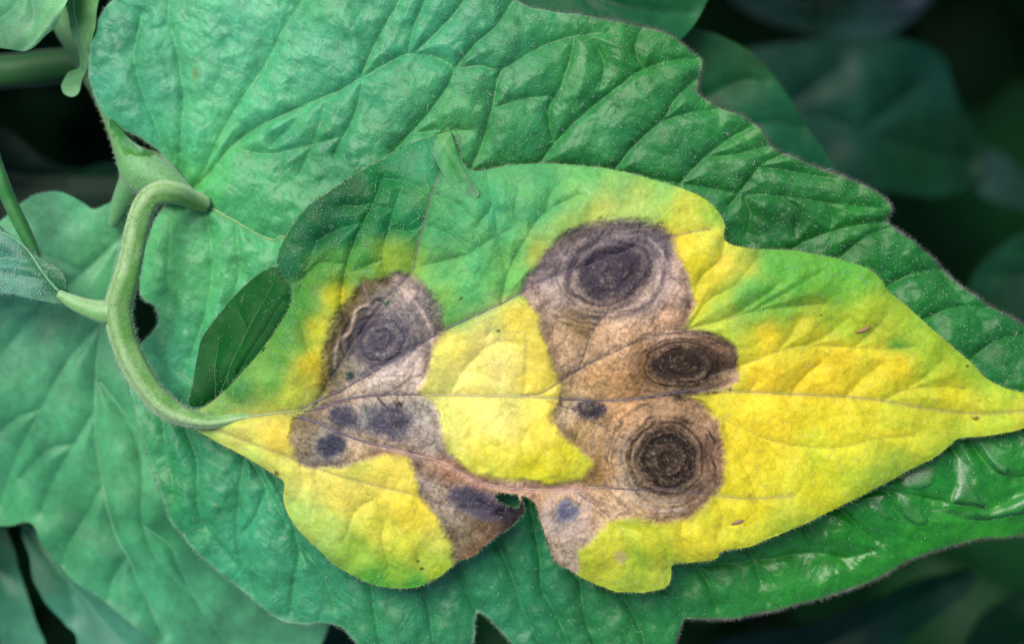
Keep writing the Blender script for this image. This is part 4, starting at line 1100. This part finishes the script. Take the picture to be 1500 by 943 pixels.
big = Leaf(BIG_OUT, big_macro, big_relief, big_pigment, big_gloss, 1.9, 3.5, BIG_VEINS, smooth=4, jag=1.2)
root_big = empty('healthy_leaf', tuple(to_world(np.array([[262., 280.]]), np.array([-60.]), np.array([-60.]))[0]))
tag(root_big, 'large crinkled healthy green leaf lying under the yellow spotted leaf', 'leaf')
big_o = big.build('blade', M_LEAF, root_big)[0]
def big_vein_color(L, q, t, k):
    c = rbf(q, BIG_COL, 30, 1.4)
    v = c * np.array([1.35, 1.08, 0.95]) + np.array([0.015, 0.02, 0.01])
    if k == 0: v = v * 0.5 + lin((128, 176, 100)) * 0.5
    return v * ALB
big.build_veins(big_o, M_VEIN, big_vein_color, lift=-0.35)
not_under = lambda q: (~inside(q, sick.poly)).astype(float) * (0.25 + 0.75 * sstep(250, 700, q[:, 0]) * sstep(700, 520, q[:, 1]))
surface_fuzz(big, root_big, 7000, 260, not_under, hl=10, gr=(0.35, 0.7))
edge_hairs(big, root_big, 6000, 5, 0.34, (150, 190, 160), tint=lambda q: sstep(760, 900, q[:, 0]) * 0.5)
edge_hairs(big, root_big, 3600, 6.5, 0.32, (142, 122, 128), where=lambda q: q[:, 0] > 765)

# ================================================================== LEAF BEHIND ON THE LEFT
LEFT_OUT = [(205, 262), (180, 268), (165, 292), (140, 308), (122, 298), (100, 286), (77, 281), (50, 287), (25, 304), (-10, 335), (-120, 400), (-190, 520), (-170, 660), (-90, 740), (-20, 768), (14, 769), (46, 764), (62, 792), (82, 822), (110, 850),
            (140, 871), (172, 896), (220, 930), (260, 965), (340, 1010), (430, 1000), (468, 950), (480, 880), (400, 760), (300, 660), (215, 570), (196, 500), (190, 440), (200, 380), (214, 310)]
LEFT_VEINS = [
    ([(215, 275), (185, 330), (160, 420), (142, 520), (140, 628), (150, 710), (167, 778), (187, 815), (207, 862), (240, 930)], 3.0, 6.0),
    ([(175, 350), (120, 400), (60, 450), (0, 520), (-80, 600)], 1.5, 5.0),
    ([(150, 470), (100, 530), (60, 600), (20, 680), (0, 740)], 1.5, 5.0),
    ([(140, 600), (110, 650), (75, 710), (60, 750)], 1.3, 5.0),
    ([(150, 710), (130, 750), (100, 800), (95, 825)], 1.2, 5.0),
    ([(145, 560), (190, 620), (208, 690), (210, 770), (240, 830), (290, 880)], 1.5, 6.0),
    ([(187, 815), (165, 850), (160, 875)], 1.0, 4.0),
    ([(210, 770), (250, 800), (262, 830), (300, 900), (350, 960)], 1.2, 5.0),
    ([(60, 600), (30, 610), (-10, 640)], 0.8, 4.0), ([(110, 650), (70, 660), (30, 700)], 0.8, 4.0), ([(120, 400), (80, 380), (40, 370)], 0.9, 4.0), ([(60, 450), (20, 450), (-30, 470)], 0.8, 4.0),
]
def left_macro(P):
    x, y = P[:, 0], P[:, 1]
    z = -150 - 50 * sstep(500, 900, y) - 40 * sstep(100, -150, x) + 10 * np.sin(x / 90.0 + y / 160.0)
    z -= 60 * sstep(180, 420, x)
    return z
left = Leaf(LEFT_OUT, left_macro,
            lambda L, P: -L.vein_field(P, 90)[0] + 9 * (1 - np.exp(-L.vein_field(P, 90)[1] / 28.0)) + 5 * fbm(P, 70, 4, 2),
            lambda L, P: rbf(P, [(80, 330, (84, 160, 118)), (130, 400, (90, 172, 118)), (60, 500, (84, 164, 120)), (40, 650, (58, 140, 96)), (110, 620, (72, 156, 108)), (180, 700, (82, 164, 112)), (100, 760, (50, 132, 84)), (180, 850, (52, 136, 94)), (260, 860, (64, 146, 106)), (330, 930, (78, 156, 116)), (230, 760, (50, 134, 88))], 30, 1.4) * np.array([1.32, 1.28, 1.12]) * ALB
            * np.clip(1 + 0.30 * fbm(P @ _R, 44, 2, 4) - 0.10 * netting(P, 22.0), 0.4, 1.5)[:, None], lambda L, P: np.full(len(P), 0.45), 3.0, 4.0, LEFT_VEINS, smooth=4, jag=1.5)
root_left = empty('broad_leaf', tuple(to_world(np.array([[205., 262.]]), np.array([-120.]), np.array([-120.]))[0]))
tag(root_left, 'broad blue-green leaf behind the curved stalk and beneath the crinkled leaf', 'leaf')
left_o = left.build('blade', M_LEAF, root_left)[0]
left.build_veins(left_o, M_VEIN, lambda L, q, t, k: np.tile(lin((112, 178, 132)) * ALB, (len(q), 1)), lift=0.0)
edge_hairs(left, root_left, 1500, 4, 0.4, (140, 185, 165))

# leaf axis that carries the leaves, with its small folded leaflet
GREY_G = (128, 184, 126)
root_axis = empty('leaf_axis', tuple(to_world(np.array([[205., 250.]]), np.array([-90.]), np.array([-90.]))[0]))
tag(root_axis, 'pale green stem joint where the large leaves meet, with tiny folded leaflet', 'stem')
stalk('axis', [(290, 296), (258, 280), (228, 262), (205, 246), (186, 222), (172, 190), (150, 140), (122, 90), (90, 30), (50, -60), (-20, -160), (-160, -300)], [9, 22, 34, 33, 19, 15, 15, 16, 18, 20, 24, 30],
      [-78, -74, -84, -92, -104, -120, -150, -190, -240, -330, -600, -1200], GREY_G, root_axis, color2=(104, 168, 92), ridge=0.03)
stalk('base_stem', [(-160, -300), (-200, -330), (-215, -345)], [30, 34, 38], [-1200, -2000, -2720], (60, 110, 60), root_axis, sp=20)
stalk('side_branch', [(212, 250), (196, 268), (180, 296), (165, 330)], [26, 24, 17, 7], [-96, -106, -124, -140], (122, 182, 122), root_axis, color2=(100, 166, 96), ridge=0.03)
lf = Leaf([(162, 176), (176, 190), (190, 204), (205, 215), (228, 224), (244, 240), (252, 256), (236, 256), (214, 244), (194, 240), (182, 226), (172, 208), (162, 192)],
          lambda P: -66 - 10 * sstep(200, 170, P[:, 0]) - 14 * sstep(205, 245, P[:, 0]), lambda L, P: 3 * fbm(P, 18, 1, 2) + 5 * np.exp(-((P[:, 0] - P[:, 1] + 12) / 8.0) ** 2),
          lambda L, P: rbf(P, [(175, 195, (70, 150, 70)), (196, 210, (120, 182, 130)), (190, 225, (74, 154, 50)), (225, 240, (84, 150, 60)), (245, 250, (40, 104, 50))], 6) * ALB, lambda L, P: np.full(len(P), 0.45), 2.0, 3.0, smooth=5)
lf.build('folded_leaflet', M_LEAF, root_axis)

stalk_fuzz([(258, 280), (228, 262), (205, 246), (186, 222), (172, 190), (150, 140), (122, 90)], [22, 34, 33, 19, 15, 15, 16], [-74, -84, -92, -104, -120, -150, -190], 900, root_axis, 5)

# ================================================================== SMALLER AND FARTHER LEAVES
def simple_leaf(name, label, cat, outline, zfun, cols, veins, stalk_pts=None, stalk_z=None, stalk_r=None, stalk_col=(70, 130, 70), group=None, gloss=0.45, step=5.0, relief=8.0, mat=None, vein_col=(90, 160, 110), k=1):
    L = Leaf(outline, zfun,
             lambda L, P: -L.vein_field(P, 90)[0] + relief * (1 - np.exp(-L.vein_field(P, 90)[1] / 26.0)) + relief * 0.5 * fbm(P, 80, k, 2),
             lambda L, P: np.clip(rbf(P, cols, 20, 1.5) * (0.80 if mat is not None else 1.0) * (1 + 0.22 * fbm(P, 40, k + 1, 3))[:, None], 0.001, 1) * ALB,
             lambda L, P: np.full(len(P), gloss), step, 4.0, veins, smooth=5, jag=1.5)
    p0 = np.array([veins[0][0][0]], float)
    zz = zfun(p0)
    r = empty(name, tuple(to_world(p0, zz, zz)[0]))
    tag(r, label, cat, group)
    b = L.build('blade', mat or M_LEAF, r)[0]
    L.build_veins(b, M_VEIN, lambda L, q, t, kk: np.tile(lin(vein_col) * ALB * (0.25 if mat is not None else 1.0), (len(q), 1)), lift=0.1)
    if stalk_pts:
        stalk('leaf_stalk', stalk_pts, stalk_r, stalk_z, stalk_col, r, sp=12)
    return r

# top left corner
simple_leaf('curled_leaf', 'pale green leaf with its margin folded over, beside the bright stalk', 'leaf',
            [(104, -12), (92, 22), (78, 44), (60, 62), (42, 73), (26, 75), (0, 71), (-60, 62), (-120, 0), (-60, -80), (40, -90), (100, -50)],
            lambda P: -40 + 14 * np.exp(-(((P[:, 0] - 82) * 0.75 + (P[:, 1] - 25) * 0.66) / 14.0) ** 2) - 20 * sstep(40, -80, P[:, 0]),
            [(20, 30, (70, 148, 96)), (70, 40, (112, 178, 118)), (90, 5, (118, 182, 122)), (10, 60, (42, 120, 70)), (40, 0, (82, 160, 106)), (-60, 0, (70, 150, 100))],
            [([(60, -70), (40, -20), (10, 20), (-40, 50)], 1.4, 4.0), ([(40, -20), (50, 20), (46, 60)], 0.9, 3.0)],
            [(60, -70), (40, -150), (-80, -280), (-150, -320)], [-40, -200, -900, -2720], [8, 12, 20, 30], step=2.5, relief=5)
simple_leaf('young_leaf', 'bright green young leaf with a small round lobe, by the folded pale leaf', 'leaf',
            [(92, -30), (98, 10), (104, 40), (112, 70), (116, 98), (100, 106), (92, 122), (94, 136), (106, 143), (117, 136), (121, 116), (126, 104), (134, 70), (142, 20), (150, -40), (120, -70)],
            lambda P: -72 - 30 * sstep(40, 140, P[:, 1]),
            [(110, 0, (76, 154, 66)), (130, 30, (70, 150, 62)), (112, 60, (120, 180, 110)), (105, 130, (116, 184, 116))],
            [([(104, -40), (108, 10), (116, 60), (121, 104)], 3.0, 1.5)], [(104, -40), (90, -120), (-60, -290), (-140, -330)], [-72, -200, -900, -2720], [6, 10, 18, 26], step=2.0, relief=3)
ro = empty('stem_piece', tuple(to_world(np.array([[0., 108.]]), np.array([-320.]), np.array([-320.]))[0]))
tag(ro, 'blurred dark green stem crossing behind the top left leaves', 'stem')
stalk('shoot', [(260, 60), (180, 84), (100, 96), (0, 106), (-120, 112), (-260, 160), (-330, 200)], [16, 24, 27, 28, 30, 32, 36], [-340, -330, -320, -315, -380, -1200, -2720], (36, 92, 40), ro, color2=(46, 104, 48), sp=14)
rp = empty('green_shoot', tuple(to_world(np.array([[0., 290.]]), np.array([-40.]), np.array([-40.]))[0]))
tag(rp, 'short dark green stem running behind the small side leaflet', 'stem')
stalk('shoot', [(58, 386), (38, 345), (14, 296), (-6, 245), (-40, 150), (-120, 60), (-240, 0)], [7, 10, 11, 11, 13, 18, 30], [-46, -44, -42, -46, -120, -900, -2720], (58, 136, 62), rp, color2=(44, 120, 50))

DK = M_DARK
# bottom left corner
simple_leaf('low_leaf', 'blurred blue-green leaf below the broad leaf, its right edge along a dark gap', 'leaf',
            [(-30, 745), (6, 770), (20, 800), (28, 835), (40, 868), (54, 905), (68, 945), (80, 1010), (0, 1060), (-120, 1000), (-140, 860), (-90, 770)],
            lambda P: -330 + 0.0 * P[:, 0], [(0, 800, (40, 104, 66)), (10, 880, (62, 140, 102)), (30, 930, (70, 150, 112)), (-60, 900, (60, 138, 100))],
            [([(-30, 750), (-10, 850), (10, 960), (20, 1030)], 2, 5), ([(-15, 830), (20, 850)], 1.2, 4)], [(-30, 750), (-100, 700), (-200, 640)], [-330, -800, -2720], [8, 14, 24], k=2)
simple_leaf('low_leaf', 'blurred teal leaf tucked under the lower edge of the broad leaf', 'leaf',
            [(30, 770), (44, 812), (52, 850), (70, 885), (95, 912), (112, 930), (118, 960), (150, 1010), (260, 1030), (330, 980), (300, 900), (200, 820), (120, 760), (60, 740)],
            lambda P: -270 + 0.0 * P[:, 0], [(60, 830, (40, 108, 72)), (120, 900, (66, 144, 112)), (180, 930, (72, 150, 118)), (220, 960, (60, 140, 104))],
            [([(40, 770), (90, 840), (160, 920), (240, 990)], 2, 5), ([(100, 850), (110, 900)], 1.2, 4)], [(40, 770), (-20, 700), (-160, 640)], [-270, -800, -2720], [8, 14, 24], k=3)
simple_leaf('shaded_leaf', 'small dark teal leaf showing between the broad leaf tip and crinkled leaf', 'leaf',
            [(420, 880), (470, 885), (520, 905), (560, 940), (560, 1000), (480, 1040), (420, 1010), (400, 940)],
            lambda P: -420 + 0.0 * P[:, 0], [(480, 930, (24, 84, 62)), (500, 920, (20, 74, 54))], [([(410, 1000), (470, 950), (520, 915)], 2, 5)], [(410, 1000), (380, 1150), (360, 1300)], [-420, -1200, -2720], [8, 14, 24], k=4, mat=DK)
# behind the upper right edge
simple_leaf('background_leaf', 'soft-focus green leaf with smooth curved edge just behind the crinkled leaf', 'leaf',
            [(930, 30), (985, 36), (1030, 46), (1070, 60), (1108, 84), (1142, 124), (1168, 165), (1196, 207), (1222, 250), (1236, 300), (1180, 380), (1060, 330), (960, 220), (900, 110)],
            lambda P: -260 - 30 * sstep(1100, 1240, P[:, 0]), [(1060, 110, (32, 100, 56)), (1120, 180, (32, 106, 68)), (1170, 230, (30, 102, 66)), (1100, 80, (36, 96, 50))],
            [([(930, 60), (1020, 150), (1120, 240), (1200, 300)], 2.5, 6), ([(1020, 150), (1080, 120), (1120, 120)], 1.4, 5), ([(1070, 195), (1130, 180), (1170, 190)], 1.4, 5)], [(930, 60), (900, 200), (880, 380), (860, 520)], [-260, -500, -1400, -2720], [8, 14, 22, 30], k=1, mat=DK)
simple_leaf('background_leaf', 'soft-focus green leaf poking out above the crinkled leaf top edge', 'leaf',
            [(700, -60), (745, 10), (790, 50), (880, 90), (960, 84), (1004, 52), (1030, 14), (1048, -30), (1040, -90), (940, -140), (800, -120)],
            lambda P: -150 - 30 * sstep(900, 1050, P[:, 0]), [(850, 10, (30, 104, 62)), (960, 10, (34, 112, 66)), (1010, 10, (36, 110, 60))],
            [([(720, -60), (820, -20), (920, 10), (1010, 20)], 2.5, 6), ([(850, -10), (890, 30)], 1.2, 4)], [(720, -60), (640, -150), (560, -260)], [-150, -900, -2720], [8, 16, 30], k=2, mat=DK)
simple_leaf('background_leaf', 'wide dark blue-green leaf out of focus beyond the smooth-edged leaf', 'leaf',
            [(1010, 130), (1060, 84), (1140, 66), (1230, 56), (1310, 58), (1370, 78), (1392, 120), (1410, 170), (1436, 220), (1432, 262), (1380, 288), (1310, 282), (1240, 268), (1150, 240), (1060, 200)],
            lambda P: -900 - 90 * sstep(1250, 1440, P[:, 0]), [(1200, 120, (26, 74, 58)), (1280, 170, (30, 84, 66)), (1340, 220, (24, 72, 44)), (1400, 200, (20, 62, 40)), (1380, 120, (32, 88, 72))],
            [([(1020, 140), (1150, 160), (1280, 200), (1420, 240)], 3, 9), ([(1150, 160), (1230, 100)], 1.5, 7), ([(1260, 195), (1340, 130)], 1.5, 7)], [(1020, 140), (1000, 300), (980, 500)], [-900, -1500, -2720], [12, 18, 28], k=3, mat=DK, relief=14)
simple_leaf('background_leaf', 'shiny dark leaf at the top beyond the wide blue-green leaf', 'leaf',
            [(1040, -60), (1080, 10), (1150, 40), (1230, 56), (1300, 52), (1345, 20), (1380, -40), (1300, -140), (1140, -140)],
            lambda P: -1000 + 60 * sstep(0, 60, P[:, 1]), [(1150, 20, (40, 74, 66)), (1280, 40, (56, 94, 92)), (1340, 0, (50, 70, 84)), (1220, 0, (20, 56, 38))],  # paler blue points paint the sky highlights into the pigment
            [([(1060, -60), (1160, 0), (1320, 10)], 3, 8)], [(1060, -60), (1000, -200), (960, -300)], [-1000, -1500, -2720], [12, 18, 28], gloss=0.25, k=5, mat=DK, relief=16)
simple_leaf('background_leaf', 'dark leaf sliver paler blue-green at its edge, right of the wide dark leaf', 'leaf',
            [(1420, 250), (1450, 220), (1490, 245), (1540, 290), (1600, 300), (1580, 340), (1500, 310), (1440, 290)],
            lambda P: -1000 + 0.0 * P[:, 0], [(1460, 250, (38, 78, 70)), (1500, 280, (28, 66, 56))], [([(1600, 320), (1510, 280), (1440, 255)], 3, 6)], [(1600, 320), (1700, 420), (1760, 520)], [-1000, -1500, -2720], [10, 18, 28], k=6, mat=DK)  # pigment paler blue-green at the left end
simple_leaf('background_leaf', 'dark green leaf fading into shade beside the crinkled leaf tip', 'leaf',
            [(1420, 420), (1440, 385), (1480, 350), (1540, 335), (1640, 340), (1700, 420), (1620, 520), (1520, 480), (1450, 440)],
            lambda P: -800 + 0.0 * P[:, 0], [(1470, 390, (22, 78, 50)), (1500, 420, (18, 64, 40)), (1540, 400, (24, 80, 54))], [([(1700, 430), (1580, 410), (1450, 405)], 3, 6), ([(1560, 408), (1500, 370)], 1.5, 5)], [(1700, 430), (1760, 520), (1800, 640)], [-800, -1500, -2720], [10, 18, 28], k=7, mat=DK)
simple_leaf('background_leaf', 'dim leaf with a pale streak under the lower edge of the crinkled leaf', 'leaf',
            [(1010, 960), (1080, 930), (1180, 915), (1260, 885), (1340, 850), (1410, 835), (1430, 850), (1390, 890), (1330, 930), (1260, 980), (1160, 1040), (1060, 1030)],
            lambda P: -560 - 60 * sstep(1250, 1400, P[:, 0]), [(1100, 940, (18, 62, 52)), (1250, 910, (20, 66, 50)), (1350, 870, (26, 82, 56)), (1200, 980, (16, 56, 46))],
            [([(1030, 1000), (1180, 960), (1300, 900), (1420, 842)], 3, 8)], [(1030, 1000), (1000, 1150), (960, 1300)], [-560, -1300, -2720], [12, 18, 28], k=2, mat=DK, relief=12)
simple_leaf('background_leaf', 'deep shaded leaf in the dark corner past the pale-streaked leaf', 'leaf',
            [(1400, 990), (1420, 920), (1460, 880), (1530, 860), (1620, 880), (1660, 960), (1560, 1040), (1440, 1040)],
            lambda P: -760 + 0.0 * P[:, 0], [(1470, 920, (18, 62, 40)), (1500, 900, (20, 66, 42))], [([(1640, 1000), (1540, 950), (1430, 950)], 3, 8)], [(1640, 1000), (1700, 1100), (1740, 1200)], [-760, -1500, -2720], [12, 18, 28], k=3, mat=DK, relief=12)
simple_leaf('background_leaf', 'dim leaf in deep shade between the left stem and the broad leaf', 'leaf',
            [(-40, 200), (10, 190), (60, 230), (110, 250), (160, 240), (200, 250), (180, 300), (100, 330), (0, 320), (-80, 270)],
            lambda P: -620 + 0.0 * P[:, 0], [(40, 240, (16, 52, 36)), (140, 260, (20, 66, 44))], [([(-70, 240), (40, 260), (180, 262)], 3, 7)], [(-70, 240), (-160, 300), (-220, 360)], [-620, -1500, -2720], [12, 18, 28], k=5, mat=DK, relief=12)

# ------------------------------------------------------------------ rest of the plants: one mass of foliage below, shading leaf wall added around
def leaflet_outline(n=26):
    t = np.linspace(0, 1, n)
    w = 0.34 * np.sin(math.pi * t ** 0.8) ** 0.8 * (1 + 0.16 * np.sin(t * 21)) + 0.004
    return t, w
def foliage():
    t, w = leaflet_outline()
    V0, F0 = [], []
    m = len(t)
    for i in range(m):
        for s in (-1, -0.5, 0, 0.5, 1):
            V0.append((t[i], s * w[i], -0.10 * t[i] ** 2 - 0.10 * abs(s) * (w[i] / 0.34) + 0.03 * math.sin(9 * t[i]) * abs(s)))
    V0 = np.array(V0)
    for i in range(m - 1):
        for j in range(4):
            F0.append((i * 5 + j, (i + 1) * 5 + j, (i + 1) * 5 + j + 1, i * 5 + j + 1))
    F0 = np.array(F0)[:, ::-1]
    Vs, Fs, Cs = [], [], []
    off = 0
    rg = np.random.default_rng(5)
    def put(x, y, z, size, head, pitch, roll, c):
        nonlocal off
        v = V0 * size
        cr, sr = math.cos(roll), math.sin(roll)
        v = np.stack([v[:, 0], v[:, 1] * cr - v[:, 2] * sr, v[:, 1] * sr + v[:, 2] * cr], 1)
        cp, sp = math.cos(pitch), math.sin(pitch)
        v = np.stack([v[:, 0] * cp - v[:, 2] * sp, v[:, 1], v[:, 0] * sp + v[:, 2] * cp], 1)
        ch, sh = math.cos(head), math.sin(head)
        v = np.stack([v[:, 0] * ch - v[:, 1] * sh, v[:, 0] * sh + v[:, 1] * ch, v[:, 2]], 1)
        v = v + np.array([x, y, z])
        Vs.append(v * S); Vs.append((v - np.array([0, 0, 5.0])) * S)
        k = len(V0)
        Fs.append(F0 + off); Fs.append(F0[:, ::-1] + off + k)
        off += 2 * k
        Cs.append(np.tile(lin(c) * ALB * rg.uniform(0.6, 1.3), (2 * k, 1)))
    n = 0
    while n < 520:                                     # unseen wall of leaves added round the spot to darken the gaps
        a = rg.uniform(0, 2 * math.pi)
        rr = rg.uniform(1.0, 2.4)
        x, y = math.cos(a) * 1150 * rr, math.sin(a) * 900 * rr
        z = rg.uniform(-1900, 120)
        k = (D - z) / D
        size = rg.uniform(420, 900)
        h = rg.uniform(0, 2 * math.pi)
        tipx, tipy = x + math.cos(h) * size, y + math.sin(h) * size
        ok = True
        for u in (0, 0.25, 0.5, 0.75, 1):
            px, py = x + (tipx - x) * u, y + (tipy - y) * u
            if abs(px) < (760 + 0.38 * size) * k and abs(py) < (485 + 0.38 * size) * k: ok = False
        if not ok: continue
        put(x, y, z, size, h, rg.uniform(-0.5, 0.3), rg.uniform(-0.5, 0.5), (30, 84, 42))
        n += 1
    for _ in range(300):                               # sparse deep layer close to the soil
        x, y = rg.uniform(-1900, 1900), rg.uniform(-1500, 1500)
        put(x, y, rg.uniform(-2500, -1500), rg.uniform(380, 760), rg.uniform(0, 6.28), rg.uniform(-0.4, 0.4), rg.uniform(-0.5, 0.5), (30, 84, 44))
    V = np.vstack(Vs); F = np.vstack(Fs); C = np.vstack(Cs)
    o = mesh_obj('surrounding_foliage', V, F, None, M_DARK, None, col=C, rough=np.full(len(V), 0.5))
    tag(o, 'mass of dark tomato foliage below the leaves, with an added shading wall around', 'foliage', kind='stuff')
foliage()

# ------------------------------------------------------------------ brown flecks lying on the yellow blade
def fleck(x, y, ang, ln, wd, label):
    n = 7
    t = np.linspace(-0.5, 0.5, n)
    q = np.stack([x + np.cos(ang) * ln * t, y - np.sin(ang) * ln * t], 1)
    zm, z = sick.height(q)
    R = wd * (1 - 0.8 * np.abs(t * 2) ** 4) * (1 + 0.2 * vnoise(q, 4, 2))
    V, F, F3 = tube_mesh(to_world(q, zm, z + 0.6 * wd), R * S, 7, flat=0.6)
    c = np.tile(lin((160, 120, 80)) * ALB, (len(V), 1)) * RNG.uniform(0.7, 1.2, (len(V), 1))
    o = mesh_obj('plant_fleck', V, F, F3, M_VEIN, None, col=c, rough=np.full(len(V), 0.7))
    tag(o, label, 'debris')
fleck(1265, 483, math.radians(24), 24, 2.6, 'brown dry fleck on the yellow blade near the small green patch')
fleck(1080, 764, math.radians(22), 19, 2.7, 'brown dry fleck on the yellow blade below the black-centred round spot')

# ------------------------------------------------------------------ water films on the wet lower part of the big leaf
M_WATER = bpy.data.materials.new('water_film'); M_WATER.use_nodes = True
_t = M_WATER.node_tree; _t.nodes.clear()
_o = _t.nodes.new('ShaderNodeOutputMaterial'); _m = _t.nodes.new('ShaderNodeMixShader'); _f = _t.nodes.new('ShaderNodeFresnel')
_a = _t.nodes.new('ShaderNodeBsdfTransparent'); _g = _t.nodes.new('ShaderNodeBsdfGlossy')
_f.inputs['IOR'].default_value = 1.36
_g.inputs['Roughness'].default_value = 0.30
_n = _t.nodes.new('ShaderNodeTexNoise'); _n.inputs['Scale'].default_value = 1500
_b = _t.nodes.new('ShaderNodeBump'); _b.inputs['Strength'].default_value = 0.12; _b.inputs['Distance'].default_value = 1e-4
_t.links.new(_n.outputs['Fac'], _b.inputs['Height']); _t.links.new(_b.outputs[0], _g.inputs['Normal'])
_t.links.new(_f.outputs[0], _m.inputs[0]); _t.links.new(_a.outputs[0], _m.inputs[1]); _t.links.new(_g.outputs[0], _m.inputs[2]); _t.links.new(_m.outputs[0], _o.inputs[0])
def water(outline, label):
    def rel(L, P):
        e = np.minimum(sdf(P, L.poly, 60), 40)
        return big_relief(big, P) - 0.6 + 1.4 * sstep(-1, 3, e)
    W = Leaf(outline, big_macro, rel, lambda L, P: np.ones((len(P), 3)), lambda L, P: np.full(len(P), 0.1), 2.0, 1.2, smooth=5, jag=2.5)
    o = W.build('water_film', M_WATER, None)[0]
    tag(o, label, 'water', 'water films on the crinkled leaf')
for _o, _l in zip(WET, ('oval water film lying between the wet creases of the crinkled leaf', 'long curved band of water along the crease near the leaf rim', 'triangular water film on the wet bulge of the crinkled leaf', 'small pale water film beside the oval film', 'slanted water film just below the yellow leaf tip', 'broad water film tucked under the yellow leaf edge')):
    water(_o, _l)
